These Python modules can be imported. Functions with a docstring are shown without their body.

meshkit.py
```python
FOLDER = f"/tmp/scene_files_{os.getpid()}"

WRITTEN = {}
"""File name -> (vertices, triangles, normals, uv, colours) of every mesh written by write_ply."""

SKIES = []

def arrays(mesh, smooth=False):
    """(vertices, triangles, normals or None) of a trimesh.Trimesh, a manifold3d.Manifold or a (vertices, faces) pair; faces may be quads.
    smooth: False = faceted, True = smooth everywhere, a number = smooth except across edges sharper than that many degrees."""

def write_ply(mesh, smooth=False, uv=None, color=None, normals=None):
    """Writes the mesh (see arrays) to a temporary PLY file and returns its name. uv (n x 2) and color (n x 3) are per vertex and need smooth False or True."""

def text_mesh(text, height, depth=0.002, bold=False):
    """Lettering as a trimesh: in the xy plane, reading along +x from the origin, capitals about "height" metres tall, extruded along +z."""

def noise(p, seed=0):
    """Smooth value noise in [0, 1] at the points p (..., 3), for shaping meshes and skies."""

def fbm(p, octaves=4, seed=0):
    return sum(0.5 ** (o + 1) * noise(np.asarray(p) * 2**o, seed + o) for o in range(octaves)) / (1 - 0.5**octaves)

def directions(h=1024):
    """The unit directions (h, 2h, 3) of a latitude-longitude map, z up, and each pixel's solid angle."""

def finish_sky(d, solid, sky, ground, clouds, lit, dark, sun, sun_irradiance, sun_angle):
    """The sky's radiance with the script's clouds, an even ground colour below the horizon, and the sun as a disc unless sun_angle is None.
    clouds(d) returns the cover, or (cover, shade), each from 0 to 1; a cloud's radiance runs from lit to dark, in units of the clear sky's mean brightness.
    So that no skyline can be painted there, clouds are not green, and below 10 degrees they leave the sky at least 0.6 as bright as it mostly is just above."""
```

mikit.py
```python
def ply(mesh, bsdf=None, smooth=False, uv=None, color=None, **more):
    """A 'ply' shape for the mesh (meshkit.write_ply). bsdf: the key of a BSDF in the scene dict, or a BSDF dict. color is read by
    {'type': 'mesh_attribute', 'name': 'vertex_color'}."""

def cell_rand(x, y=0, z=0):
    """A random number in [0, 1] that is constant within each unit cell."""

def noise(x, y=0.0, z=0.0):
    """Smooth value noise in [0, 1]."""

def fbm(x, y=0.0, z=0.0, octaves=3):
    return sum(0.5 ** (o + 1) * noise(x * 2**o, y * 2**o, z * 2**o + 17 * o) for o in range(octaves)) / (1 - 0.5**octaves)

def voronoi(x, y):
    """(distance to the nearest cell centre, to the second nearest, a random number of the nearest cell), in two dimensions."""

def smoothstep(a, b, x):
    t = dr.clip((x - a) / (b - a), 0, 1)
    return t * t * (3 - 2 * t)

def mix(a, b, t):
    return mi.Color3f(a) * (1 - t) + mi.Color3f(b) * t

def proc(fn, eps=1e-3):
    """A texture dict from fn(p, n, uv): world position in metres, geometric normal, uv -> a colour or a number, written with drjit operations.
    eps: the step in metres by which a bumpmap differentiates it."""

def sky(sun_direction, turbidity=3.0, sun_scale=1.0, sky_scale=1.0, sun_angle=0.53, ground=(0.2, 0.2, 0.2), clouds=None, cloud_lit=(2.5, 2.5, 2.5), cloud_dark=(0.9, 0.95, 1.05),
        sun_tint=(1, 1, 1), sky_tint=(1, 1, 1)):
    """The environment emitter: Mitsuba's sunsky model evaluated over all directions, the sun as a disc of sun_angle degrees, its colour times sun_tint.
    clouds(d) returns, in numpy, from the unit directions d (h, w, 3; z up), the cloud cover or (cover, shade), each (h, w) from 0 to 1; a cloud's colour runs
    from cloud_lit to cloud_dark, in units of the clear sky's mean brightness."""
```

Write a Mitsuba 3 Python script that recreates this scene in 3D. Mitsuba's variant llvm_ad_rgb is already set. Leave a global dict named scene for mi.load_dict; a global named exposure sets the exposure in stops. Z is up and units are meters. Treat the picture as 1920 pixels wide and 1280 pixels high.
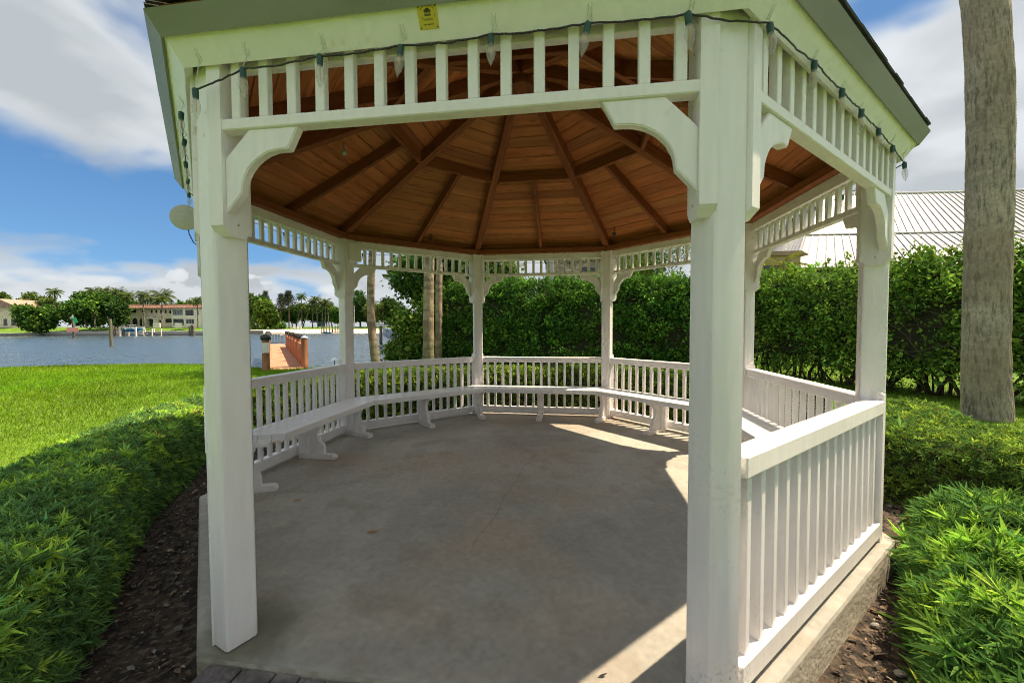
import math
import numpy as np
import trimesh
import drjit as dr
import mitsuba as mi
import mikit
import meshkit
from mikit import proc, noise, fbm, voronoi, cell_rand, smoothstep, mix
from scipy.spatial import ConvexHull
from shapely.geometry import Polygon

# ------------------------------------------------------------------ camera, sky, exposure
T = mi.ScalarTransform4f
scene, labels = {}, {}
CAM = np.array([0.4618, -3.8443, 1.3247])
YAW, PITCH, ROLL, FPX = -0.14454, -0.03559, -0.00351, 778.64
fwd = np.array([math.sin(YAW) * math.cos(PITCH), math.cos(YAW) * math.cos(PITCH), math.sin(PITCH)])
rgt = np.array([math.cos(YAW), -math.sin(YAW), 0.0])
up = np.cross(rgt, fwd)
up = up * math.cos(ROLL) - rgt * math.sin(ROLL)
scene['camera'] = {'type': 'perspective', 'fov': math.degrees(2 * math.atan(960 / FPX)), 'fov_axis': 'x', 'near_clip': 0.05, 'far_clip': 6000.0,
                   'to_world': T().look_at(origin=CAM.tolist(), target=(CAM + fwd).tolist(), up=up.tolist())}


SUN = (0.52, 0.208, 1.0)


def sky_clouds(d):
    x, y, z = d[..., 0], d[..., 1], d[..., 2]
    az, el = np.degrees(np.arctan2(x, y)), np.degrees(np.arcsin(np.clip(z, -1, 1)))
    q = np.stack([x / (z + 0.20), y / (z + 0.20), z * 1.5], -1)
    q = q + 0.35 * (np.stack([meshkit.fbm(q * 1.3 + 7, 4, 41), meshkit.fbm(q * 1.3 + 19, 4, 43), meshkit.fbm(q * 1.3 + 31, 3, 47)], -1) - 0.5)
    n1 = meshkit.fbm(q * 1.3 + 3.1, 6, 5)
    n2 = meshkit.fbm(q * 3.4 + 9.7, 8, 11)
    n3 = meshkit.fbm(np.stack([az * 0.16, el * 0.42, el * 0], -1) + 40.0, 6, 21)
    n4 = meshkit.fbm(np.stack([az * 0.05, el * 0.11, el * 0 + 3], -1) + 20.0, 4, 31)
    # a broken overcast: a wide gap of blue to the left, between a high sheet and the low cumulus at the horizon
    gap = np.exp(-((az + 64) / 36) ** 2 - ((el - 11.5 + 0.06 * (az + 50)) / 5.2) ** 2)
    gap = gap + 0.50 * np.exp(-((az - 38) / 7) ** 2 - ((el - 30) / 4) ** 2)
    gap = gap + 0.30 * np.clip((n4 - 0.60) / 0.2, 0, 1) * np.clip((el - 20) / 8, 0, 1)
    body = 0.84 + 0.75 * (n1 - 0.5) + 1.0 * (n2 - 0.5) - 1.02 * gap
    cover = np.clip((body - 0.26) / 0.40, 0, 1)
    low = np.clip((n3 - 0.36 - 0.085 * np.clip(el - 3.0, 0, 9)) / 0.22, 0, 1) * (el < 9)
    cover = np.maximum(cover, low)
    cover = cover * cover * (3 - 2 * cover)
    shade = np.clip(0.40 + 4.2 * (n2 - 0.5) + 2.4 * (n1 - 0.5), 0, 1)
    # thin cloud glows towards the sun and greys away from it
    toward = np.clip((d @ (np.array(SUN) / np.linalg.norm(SUN)) - 0.45) / 0.55, 0, 1)
    shade = np.clip(shade * 0.72 + 0.40 - 0.75 * toward, 0, 1)
    shade = np.where(low > 0.3, np.clip(0.62 - 1.8 * (n3 - 0.45), 0.05, 0.9), shade)
    return cover, shade


scene['sky'] = mikit.sky(SUN, turbidity=3.0, sun_scale=1.5, sky_scale=1.0, clouds=sky_clouds, cloud_lit=(2.65, 2.78, 2.88), cloud_dark=(1.72, 1.86, 1.96), sun_tint=(1, 0.965, 0.89), sky_tint=(0.58, 0.77, 0.94), ground=(0.12, 0.16, 0.08))
exposure = 2.05

# ------------------------------------------------------------------ helpers
rng = np.random.default_rng(7)


def key_free(k):
    if k not in scene and k not in labels:
        return k
    i = 1
    while f'{k}_{i:03d}' in scene or f'{k}_{i:03d}' in labels:
        i += 1
    return f'{k}_{i:03d}'


def obj(name, mesh, mat, parent=None, label=None, cat=None, group=None, kind=None, **kw):
    key = key_free((parent + '__' + name) if parent else name)
    scene[key] = mesh if isinstance(mesh, dict) else mikit.ply(mesh, mat, **kw)
    d = {k: v for k, v in (('label', label), ('category', cat), ('group', group), ('kind', kind)) if v}
    if d:
        labels[key] = d
    return key


def thing(name, label, cat, group=None):
    key = key_free(name)
    labels[key] = {'label': label, 'category': cat}
    if group:
        labels[key]['group'] = group
    return key


def placed(shape, M):
    return {**shape, 'to_world': T(np.asarray(M, float).tolist())}


def _cbox_topology():
    b = 0.2
    v = []
    for s in np.array(np.meshgrid([-1, 1], [-1, 1], [-1, 1], indexing='ij')).reshape(3, -1).T:
        for k in range(3):
            q = s * (1 - b)
            q[k] = s[k]
            v.append(q)
    v = np.array(v)
    hull = ConvexHull(v)
    f = []
    for tri, eq in zip(hull.simplices, hull.equations):
        a, b_, c = v[tri]
        f.append(tri if np.dot(np.cross(b_ - a, c - a), eq[:3]) > 0 else tri[::-1])
    return np.sign(v), np.array(f)


CS, CF = _cbox_topology()
CK = np.tile(np.arange(3), 8)


def cbox(lo, hi, b=0.006, M=None):
    """a box with chamfered edges, from corner to corner, then moved by M"""
    lo, hi = np.asarray(lo, float), np.asarray(hi, float)
    h = (hi - lo) / 2
    v = CS * (h - b)
    v[np.arange(24), CK] = CS[np.arange(24), CK] * h[CK]
    v = v + (hi + lo) / 2
    return (v if M is None else mv(v, M)), CF


def mv(v, M):
    return v @ M[:3, :3].T + M[:3, 3]


def join(parts):
    at, V, F = 0, [], []
    for v, f in parts:
        V.append(v)
        F.append(np.asarray(f) + at)
        at += len(v)
    return np.vstack(V), np.vstack(F)


def prism(poly, n0, n1, M=None):
    """polygon in (x, z), extruded along y from n0 to n1"""
    m = trimesh.creation.extrude_polygon(Polygon(poly), n1 - n0, engine='earcut')
    v = np.stack([m.vertices[:, 0], n1 - m.vertices[:, 2], m.vertices[:, 1]], 1)
    return (v if M is None else mv(v, M)), np.array(m.faces)


def tube(pts, rad, sides=8, cap=True):
    pts = np.asarray(pts, float)
    rad = np.broadcast_to(rad, len(pts))
    tan = np.gradient(pts, axis=0)
    tan /= np.linalg.norm(tan, axis=1, keepdims=True) + 1e-12
    ref = np.array([0, 0, 1.0]) if abs(tan[0, 2]) < 0.9 else np.array([1.0, 0, 0])
    V = []
    for p, t, r in zip(pts, tan, rad):
        a = np.cross(t, ref)
        a /= np.linalg.norm(a) + 1e-12
        b = np.cross(t, a)
        ref = np.cross(a, t) * 0 + ref
        th = np.arange(sides) * 2 * np.pi / sides
        V.append(p + r * (np.cos(th)[:, None] * a + np.sin(th)[:, None] * b))
    n = len(pts)
    F = []
    for i in range(n - 1):
        for j in range(sides):
            a, b = i * sides + j, i * sides + (j + 1) % sides
            F += [[a, b + sides, b], [a, a + sides, b + sides]]
    V = np.vstack(V)
    if cap:
        V = np.vstack([V, pts[:1], pts[-1:]])
        for j in range(sides):
            F += [[len(V) - 2, j, (j + 1) % sides], [len(V) - 1, (n - 1) * sides + (j + 1) % sides, (n - 1) * sides + j]]
    return V, np.array(F)


def lathe(prof, sides=16, M=None):
    """profile of (r, z) from bottom to top, turned about z"""
    m = trimesh.creation.revolve(np.array(prof, float), sections=sides)
    v = np.array(m.vertices)
    return (v if M is None else mv(v, M)), np.array(m.faces)


def frame(o, x, z=(0, 0, 1)):
    x, z = np.asarray(x, float), np.asarray(z, float)
    x = x / np.linalg.norm(x)
    y = np.cross(z, x)
    y /= np.linalg.norm(y)
    M = np.eye(4)
    M[:3, 0], M[:3, 1], M[:3, 2], M[:3, 3] = x, y, np.cross(x, y), o
    return M


def unit(a):
    return a / (np.linalg.norm(a, axis=-1, keepdims=True) + 1e-12)


def leaves(P, D, N, L, W, col, bend=0.25, wide=0.45, fold=0.25):
    """leaf blades, two triangles each, folded along the midrib; returns (v, f, colour)"""
    n = len(P)
    L, W = np.broadcast_to(L, n)[:, None], np.broadcast_to(W, n)[:, None]
    S = unit(np.cross(D, N))
    N = np.cross(S, D)
    tip = P + D * L - N * L * bend
    mid = P + D * L * wide
    v = np.stack([P, mid + S * W / 2 + N * W * fold, tip, mid - S * W / 2 + N * W * fold], 1).reshape(-1, 3)
    i = np.arange(n)[:, None] * 4
    f = np.hstack([i, i + 1, i + 2, i, i + 2, i + 3]).reshape(-1, 3)
    return v, f, np.repeat(np.broadcast_to(col, (n, 3)), 4, 0)


def joinc(parts):
    at, V, F, C = 0, [], [], []
    for v, f, c in parts:
        V.append(v)
        F.append(f + at)
        C.append(c)
        at += len(v)
    return np.vstack(V), np.vstack(F), np.vstack(C)


def tint(n, base, dv=0.35, dh=0.15, r=None):
    r = r or rng
    base = np.asarray(base, float)
    k = np.exp(r.normal(0, dv, (n, 1)))
    h = r.normal(0, dh, (n, 1))
    return np.clip(base * k * np.hstack([1 + h, 1 + 0.2 * h, 1 - h]), 0.003, 0.85)


def rand_dirs(n, r=None):
    return unit((r or rng).normal(size=(n, 3)))


# ------------------------------------------------------------------ materials
def mat(name, d):
    scene[name] = {'type': 'twosided', 'bsdf': d} if d['type'] in ('principled', 'roughplastic', 'diffuse', 'roughconductor', 'bumpmap', 'blendbsdf', 'plastic') else d
    return name


def rgb(*c):
    return {'type': 'rgb', 'value': list(c)}


def pr(c, rough=0.5, **k):
    c = rgb(*c) if isinstance(c, tuple) else c
    return {'type': 'principled', 'base_color': c, 'roughness': rough, **k}


def bump(b, fn, scale, eps=1e-3):
    return {'type': 'bumpmap', 'arbitrary': proc(fn, eps), 'scale': scale, 'bsdf': b}


def f_white(p, n, uv):
    g = fbm(p.x * 2.2, p.y * 2.2, p.z * 1.1, 4)
    c = mix((0.765, 0.745, 0.740), (0.715, 0.695, 0.680), smoothstep(0.3, 0.75, g))
    c = c * (0.93 + 0.14 * fbm(p.x * 46, p.y * 46, p.z * 5, 3))
    dot = fbm(p.x * 70, p.y * 70, p.z * 70, 2) * fbm(p.x * 4, p.y * 4, p.z * 4, 2)
    c = mix(c, (0.42, 0.40, 0.34), 0.18 * smoothstep(0.45, 0.54, dot))
    # splash-back dirt at the foot of the posts and algae under the eaves
    near7 = smoothstep(0.16, 0.06, dr.sqrt(dr.square(p.x - 1.0) + dr.square(p.y + 2.36)))
    foot = near7 * smoothstep(0.42, 0.05, p.z + 0.5 * fbm(p.x * 9, p.y * 9, p.z * 3, 3) - 0.15) * smoothstep(0.52, 0.70, fbm(p.x * 130, p.y * 130, p.z * 80, 2))
    c = mix(c, (0.17, 0.16, 0.14), 0.7 * foot)
    c = mix(c, (0.52, 0.47, 0.38), 0.45 * smoothstep(0.09, 0.0, p.z) * fbm(p.x * 14, p.y * 14, p.z * 20, 3))
    alg = smoothstep(1.95, 2.45, p.z) * smoothstep(0.25, 0.66, fbm(p.x * 4, p.y * 4, p.z * 2.5, 3))
    c = mix(c, (0.56, 0.585, 0.42), 0.14 * alg)
    rust = smoothstep(0.66, 0.74, fbm(p.x * 26, p.y * 26, p.z * 24, 2)) * smoothstep(0.6, 0.75, fbm(p.x * 3, p.y * 3, p.z * 3, 2)) * smoothstep(1.9, 2.1, p.z)
    return mix(c, (0.50, 0.36, 0.16), 0.5 * rust)


mat('white_paint', pr(proc(f_white), 0.38, specular=0.45))
mat('white_bright', pr(proc(lambda p, n, uv: mix((0.77, 0.77, 0.755), (0.70, 0.70, 0.67), fbm(p.x * 6, p.y * 6, p.z * 6, 4))), 0.28, specular=0.5))


def f_fascia(p, n, uv):
    return mix((0.215, 0.220, 0.200), (0.175, 0.182, 0.155), smoothstep(0.35, 0.65, fbm(p.x * 2, p.y * 2, p.z * 6, 4)))


mat('fascia_paint', pr(proc(f_fascia), 0.45))


def f_concrete(p, n, uv):
    a = fbm(p.x * 1.1, p.y * 1.1, 2.0, 5)
    b = fbm(p.x * 0.55 + 9, p.y * 0.8, 5.0, 4)
    c = mix((0.372, 0.358, 0.312), (0.300, 0.290, 0.252), smoothstep(0.35, 0.68, a))
    c = mix(c, (0.36, 0.275, 0.195), 0.5 * smoothstep(0.50, 0.66, b))
    c = mix(c, (0.225, 0.225, 0.21), 0.5 * smoothstep(0.48, 0.62, fbm(p.x * 0.8 + 4, p.y * 0.8 + 7, 0, 4)))
    fine = fbm(p.x * 38, p.y * 38, p.z * 38, 3)
    c = c * (0.85 + 0.30 * fine)
    # trowel arcs and hairline cracks
    r = dr.sqrt(dr.square(p.x + 0.3) + dr.square(p.y - 0.5))
    arc = smoothstep(0.80, 0.97, noise(r * 26, p.x * 1.1, p.y * 1.1)) * smoothstep(0.45, 0.65, noise(p.x * 1.6, p.y * 1.6, 3))
    c = c * (1 - 0.22 * arc)
    blot = smoothstep(0.60, 0.72, fbm(p.x * 5 + 11, p.y * 5, 6, 4))
    c = mix(c, (0.20, 0.165, 0.12), 0.25 * blot)
    w = fbm(p.x * 2.2, p.y * 2.2, 8, 4)
    crack = smoothstep(0.006, 0.001, dr.abs(p.x - 0.02 - 0.10 * p.y + 0.10 * (w - 0.5))) * smoothstep(1.1, 0.9, dr.abs(p.y + 0.5))
    c = c * (1 - 0.24 * crack)
    pale = smoothstep(0.52, 0.72, fbm(p.x * 6, p.y * 6, 1, 4)) * fbm(p.x * 26, p.y * 31, 4, 3)
    c = mix(c, (0.44, 0.42, 0.36), 0.45 * pale)
    wet = smoothstep(0.30, 0.10, dr.sqrt(dr.square(p.x + 0.93) + dr.square(p.y + 2.28)) + 0.10 * (fbm(p.x * 12, p.y * 12, 0, 3) - 0.5))
    return mix(c, (0.10, 0.095, 0.06), 0.7 * wet)


def h_concrete(p, n, uv):
    return fbm(p.x * 30, p.y * 30, p.z * 30, 4) + 0.5 * fbm(p.x * 5, p.y * 5, p.z * 5, 2)


mat('concrete', bump(pr(proc(f_concrete), 0.72, specular=0.35), h_concrete, 0.0022))


def f_slabside(p, n, uv):
    a = fbm(p.x * 30, p.y * 30, p.z * 40, 4)
    c = mix((0.40, 0.375, 0.31), (0.30, 0.28, 0.225), smoothstep(0.25, 0.8, a))
    pit = smoothstep(0.60, 0.68, fbm(p.x * 55, p.y * 55, p.z * 70, 2)) * smoothstep(-0.02, -0.12, p.z)
    return mix(c, (0.10, 0.09, 0.07), 0.5 * pit) * (0.85 + 0.3 * fbm(p.x * 3, p.y * 3, p.z * 6, 3))


mat('concrete_side', bump(pr(proc(f_slabside), 0.9), lambda p, n, uv: fbm(p.x * 60, p.y * 60, p.z * 60, 4), 0.004))


def wood(name, light, dark, rough=0.6, along=1.4, across=42.0):
    def f(p, n, uv):
        u, v = uv.x, uv.y
        wv = 0.05 * fbm(u * 1.3, v * 6, 1.0, 3)
        g = noise(u * along, (v + wv) * across, 3.0) * 0.6 + noise(u * along * 4, (v + wv) * across * 3.1, 8.0) * 0.4
        c = mix(light, dark, smoothstep(0.05, 1.0, g))
        st = fbm(u * 0.9 + 3, v * 3.0, 5.0, 4)
        c = c * (0.78 + 0.44 * st)
        kn = smoothstep(0.10, 0.03, voronoi(u * 1.7, v * 7.0)[0])
        return mix(c, (0.07, 0.035, 0.02), 0.45 * kn)
    return mat(name, pr(proc(f), rough, specular=0.12))


WOODS = [wood('cedar_red', (0.46, 0.165, 0.060), (0.32, 0.100, 0.034)), wood('cedar_tan', (0.46, 0.182, 0.066), (0.33, 0.116, 0.040)),
         wood('cedar_olive', (0.41, 0.170, 0.060), (0.28, 0.108, 0.036)), wood('cedar_brown', (0.33, 0.120, 0.048), (0.22, 0.073, 0.028))]
wood('rafter_wood', (0.27, 0.092, 0.038), (0.165, 0.052, 0.021), 0.6, 1.0, 60)


def f_mulch(p, n, uv):
    a = fbm(p.x * 22, p.y * 22, 1, 4)
    c = mix((0.060, 0.043, 0.030), (0.020, 0.016, 0.013), smoothstep(0.3, 0.7, a))
    return mix(c, (0.15, 0.11, 0.075), 0.6 * smoothstep(0.62, 0.8, noise(p.x * 46, p.y * 46, 2)))


mat('mulch_soil', bump(pr(proc(f_mulch), 0.95), lambda p, n, uv: fbm(p.x * 26, p.y * 26, 0, 4), 0.03))


def f_soil(p, n, uv):
    a = fbm(p.x * 0.7, p.y * 0.7, 1, 4)
    b = fbm(p.x * 9, p.y * 9, 4, 3)
    c = mix((0.070, 0.150, 0.010), (0.10, 0.185, 0.014), smoothstep(0.3, 0.7, a))
    return c * (0.65 + 0.7 * b)


mat('turf', bump(pr(proc(f_soil), 0.9), lambda p, n, uv: fbm(p.x * 20, p.y * 20, 0, 3), 0.03))


def vc(name='vertex_color'):
    return {'type': 'mesh_attribute', 'name': name}


mat('leaf', {'type': 'principledthin', 'base_color': vc(), 'roughness': 0.38, 'diff_trans': 0.75, 'spec_trans': 0.0, 'eta': 1.33})
mat('leaf_glossy', {'type': 'principledthin', 'base_color': vc(), 'roughness': 0.24, 'diff_trans': 0.6, 'spec_trans': 0.0, 'eta': 1.42})
mat('grass_blade', {'type': 'principledthin', 'base_color': vc(), 'roughness': 0.7, 'diff_trans': 0.9, 'spec_trans': 0.0, 'eta': 1.15})
mat('chip', pr(vc(), 0.85))
mat('twig', pr((0.085, 0.062, 0.042), 0.9))
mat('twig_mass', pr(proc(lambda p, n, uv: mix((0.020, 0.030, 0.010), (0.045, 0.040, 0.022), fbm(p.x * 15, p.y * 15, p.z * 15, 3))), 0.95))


def f_bark(p, n, uv):
    u, z = uv.x, uv.y
    w = fbm(u * 14, z * 4.0, 1, 4)
    d1 = smoothstep(0.50, 0.78, fbm(u * 62 + 2.2 * w, z * 6.0, 3, 2))
    d2 = smoothstep(0.48, 0.80, fbm(u * 130 + 3 * w, z * 14.0, 9, 2))
    c = mix((0.34, 0.29, 0.235), (0.115, 0.095, 0.076), 0.6 * d1 + 0.4 * d2)
    c = c * (0.66 + 0.68 * fbm(u * 70, z * 34, 5, 4)) * (0.86 + 0.28 * noise(u * 2, z * 16 + 1.5 * w, 11))
    band = fbm(u * 1.2, z * 1.1, 7, 3)
    c = mix(c, (0.25, 0.18, 0.12), 0.35 * smoothstep(0.54, 0.72, band))
    return c * (0.8 + 0.4 * fbm(u * 3 + 5, z * 1.7, 2, 3))


mat('palm_bark', pr(proc(f_bark), 0.9))


def f_bark2(p, n, uv):
    u, z = uv.x, uv.y
    ring = noise(u * 3, z * 11, 1)
    c = mix((0.30, 0.235, 0.165), (0.17, 0.13, 0.09), smoothstep(0.35, 0.7, ring))
    c = c * (0.65 + 0.7 * fbm(u * 22, z * 9, 2, 4))
    g = smoothstep(1.7, -0.1, p.z) * smoothstep(0.4, 0.62, fbm(u * 8, z * 4, 6, 4))
    return mix(c, (0.085, 0.10, 0.035), 0.75 * g)


mat('palm_bark_mossy', pr(proc(f_bark2), 0.9))


def f_terra(p, n, uv):
    a = fbm(p.x * 3, p.y * 3, p.z * 1.2, 4)
    c = mix((0.35, 0.160, 0.080), (0.25, 0.105, 0.050), smoothstep(0.35, 0.65, a))
    return c * (0.8 + 0.4 * noise(p.x * 14, p.y * 14, p.z * 4))


mat('terracotta_wood', pr(proc(f_terra), 0.75))
mat('deck_wood', pr(proc(lambda p, n, uv: mix((0.37, 0.21, 0.135), (0.28, 0.15, 0.09), fbm(p.x * 2, p.y * 2, p.z, 4))), 0.8))
mat('dark_cover', pr((0.03, 0.03, 0.032), 0.7))


def h_water(p, n, uv):
    a, b = p.x * 0.85 + p.y * 0.5, p.y * 0.85 - p.x * 0.5
    w = fbm(a * 0.15, b * 0.3, 2.0, 2)
    return 0.62 * fbm(a * 0.30 + w, b * 0.75, 0.0, 3) + 0.28 * fbm(a * 1.1, b * 2.6 + w, 4.0, 2) + 0.10 * noise(a * 4, b * 8, 7)


mat('water_surface', bump(pr((0.034, 0.054, 0.074), 0.12, specular=0.5), h_water, 0.30, 0.05))
mat('stucco', pr(proc(lambda p, n, uv: mix((0.80, 0.71, 0.55), (0.72, 0.62, 0.47), fbm(p.x * 0.6, p.y * 0.6, p.z * 0.6, 4))), 0.85))
mat('stucco_pale', pr((0.82, 0.77, 0.66), 0.85))
mat('roof_tile', pr(proc(lambda p, n, uv: mix((0.42, 0.28, 0.215), (0.27, 0.165, 0.125), noise(p.x * 2.5, p.y * 2.5, p.z * 3))), 0.8))
mat('window_glass', pr((0.035, 0.045, 0.048), 0.06, specular=0.6))
mat('window_pale', pr((0.20, 0.25, 0.25), 0.12, specular=0.6))
mat('dark_frame', pr((0.05, 0.045, 0.04), 0.6))
mat('seawall_concrete', pr(proc(lambda p, n, uv: mix((0.52, 0.50, 0.44), (0.20, 0.19, 0.165), smoothstep(0.25, -0.95, p.z + 0.35 * fbm(p.x * 0.4, p.y * 0.4, p.z, 3)))), 0.9))
mat('wall_cap', pr((0.66, 0.64, 0.58), 0.85))
mat('sand', pr(proc(lambda p, n, uv: mix((0.66, 0.56, 0.44), (0.52, 0.43, 0.33), fbm(p.x * 0.3, p.y * 0.3, p.z, 4))), 0.95))
mat('pile_wood', pr(proc(lambda p, n, uv: mix((0.20, 0.175, 0.145), (0.075, 0.065, 0.052), smoothstep(0.3, 0.7, fbm(p.x * 4, p.y * 4, p.z * 1.5, 4)))), 0.9))
mat('pile_mossy', pr(proc(lambda p, n, uv: mix((0.17, 0.16, 0.10), (0.09, 0.105, 0.05), fbm(p.x * 4, p.y * 4, p.z * 1.2, 4))), 0.9))
mat('black_metal', pr((0.02, 0.02, 0.022), 0.4))
mat('grey_metal', pr((0.42, 0.43, 0.42), 0.38, metallic=0.6))
mat('dish_plastic', pr((0.46, 0.46, 0.40), 0.5))
mat('blue_cable', pr((0.02, 0.025, 0.09), 0.5))
mat('green_socket', pr((0.012, 0.060, 0.045), 0.45))
scene['bulb_glass'] = {'type': 'blendbsdf', 'weight': 0.20, 'a': {'type': 'thindielectric', 'int_ior': 1.52}, 'b': {'type': 'twosided', 'bsdf': pr((0.62, 0.62, 0.56), 0.08, specular=0.9)}}
mat('filament', pr((0.75, 0.34, 0.05), 0.5))
scene['clip_plastic'] = {'type': 'blendbsdf', 'weight': 0.35, 'a': {'type': 'thindielectric', 'int_ior': 1.49}, 'b': {'type': 'twosided', 'bsdf': pr((0.66, 0.68, 0.60), 0.2)}}
mat('brass', pr((0.58, 0.43, 0.11), 0.36, metallic=0.75))
mat('ink', pr((0.05, 0.04, 0.015), 0.6))
mat('shingle_grey', pr(proc(lambda p, n, uv: mix((0.085, 0.085, 0.088), (0.035, 0.035, 0.037), noise(p.x * 60, p.y * 60, p.z * 60))), 0.95))
mat('metal_roof', pr(proc(lambda p, n, uv: mix((0.27, 0.285, 0.30), (0.225, 0.24, 0.255), fbm(p.x * 0.6, p.y * 0.6, p.z * 0.6, 4))), 0.42, specular=0.5))
mat('siding_blue', pr((0.52, 0.60, 0.64), 0.7))
mat('tan_wall', pr((0.46, 0.33, 0.22), 0.85))
mat('pink_stone', pr(proc(lambda p, n, uv: mix((0.58, 0.46, 0.42), (0.30, 0.23, 0.21), smoothstep(0.35, 0.6, fbm(p.x * 5, p.y * 5, p.z * 7, 3)))), 0.9))
mat('boat_hull', pr((0.40, 0.48, 0.60), 0.3))
mat('boat_blue', pr((0.03, 0.22, 0.42), 0.35))
mat('sign_green', pr((0.02, 0.33, 0.10), 0.5))
mat('sign_red', pr((0.52, 0.24, 0.19), 0.6))
mat('net_green', pr((0.02, 0.12, 0.10), 0.8))


def f_paver(p, n, uv):
    a = fbm(p.x * 9, p.y * 9, 3, 4)
    c = mix((0.15, 0.135, 0.13), (0.085, 0.075, 0.073), smoothstep(0.3, 0.7, a))
    c = mix(c, (0.30, 0.285, 0.26), 0.7 * smoothstep(0.56, 0.75, fbm(p.x * 3 + 4, p.y * 5, 1, 4)))
    return c * (0.75 + 0.5 * noise(p.x * 90, p.y * 90, 0))


mat('paver', bump(pr(proc(f_paver), 0.85), lambda p, n, uv: fbm(p.x * 60, p.y * 60, p.z * 60, 3), 0.004))
mat('stone_white', pr((0.70, 0.66, 0.58), 0.9))
mat('leaf_orange', pr((0.42, 0.19, 0.06), 0.7))
mat('leaf_dark', pr((0.02, 0.018, 0.014), 0.8))
# ------------------------------------------------------------------ the setting: water, land, beds
def sheet(poly, z, edge=None, zlow=None):
    """flat polygon at z, with a skirt down to zlow"""
    m = trimesh.creation.extrude_polygon(Polygon(poly), (z - zlow) if zlow is not None else 0.05, engine='earcut')
    v = np.array(m.vertices)
    v[:, 2] += zlow if zlow is not None else z - 0.05
    return v, np.array(m.faces)


# open water: a finely rippled fan near by, running on to a flat sheet at the horizon
wr = np.geomspace(9.0, 420.0, 430)
wt = np.radians(np.linspace(80, 200, 620))
WR_, WT_ = np.meshgrid(wr, wt, indexing='ij')
wx_, wy_ = WR_ * np.cos(WT_), -4.0 + WR_ * np.sin(WT_)
ua, ub = wx_ * 0.80 + wy_ * 0.60, wy_ * 0.80 - wx_ * 0.60
cell = np.gradient(wr)[:, None]
wz = np.zeros_like(wx_)
for amp, la, lb, sd in ((0.060, 7.0, 2.6, 1), (0.042, 3.2, 1.15, 2), (0.020, 1.3, 0.5, 3)):
    wz += amp * np.clip(lb / (2.2 * cell) - 0.4, 0, 1) * (2 * meshkit.noise(np.stack([ua / la, ub / lb, ua * 0], -1), sd) - 1)
wi = np.arange(wx_.size).reshape(wx_.shape)
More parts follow.
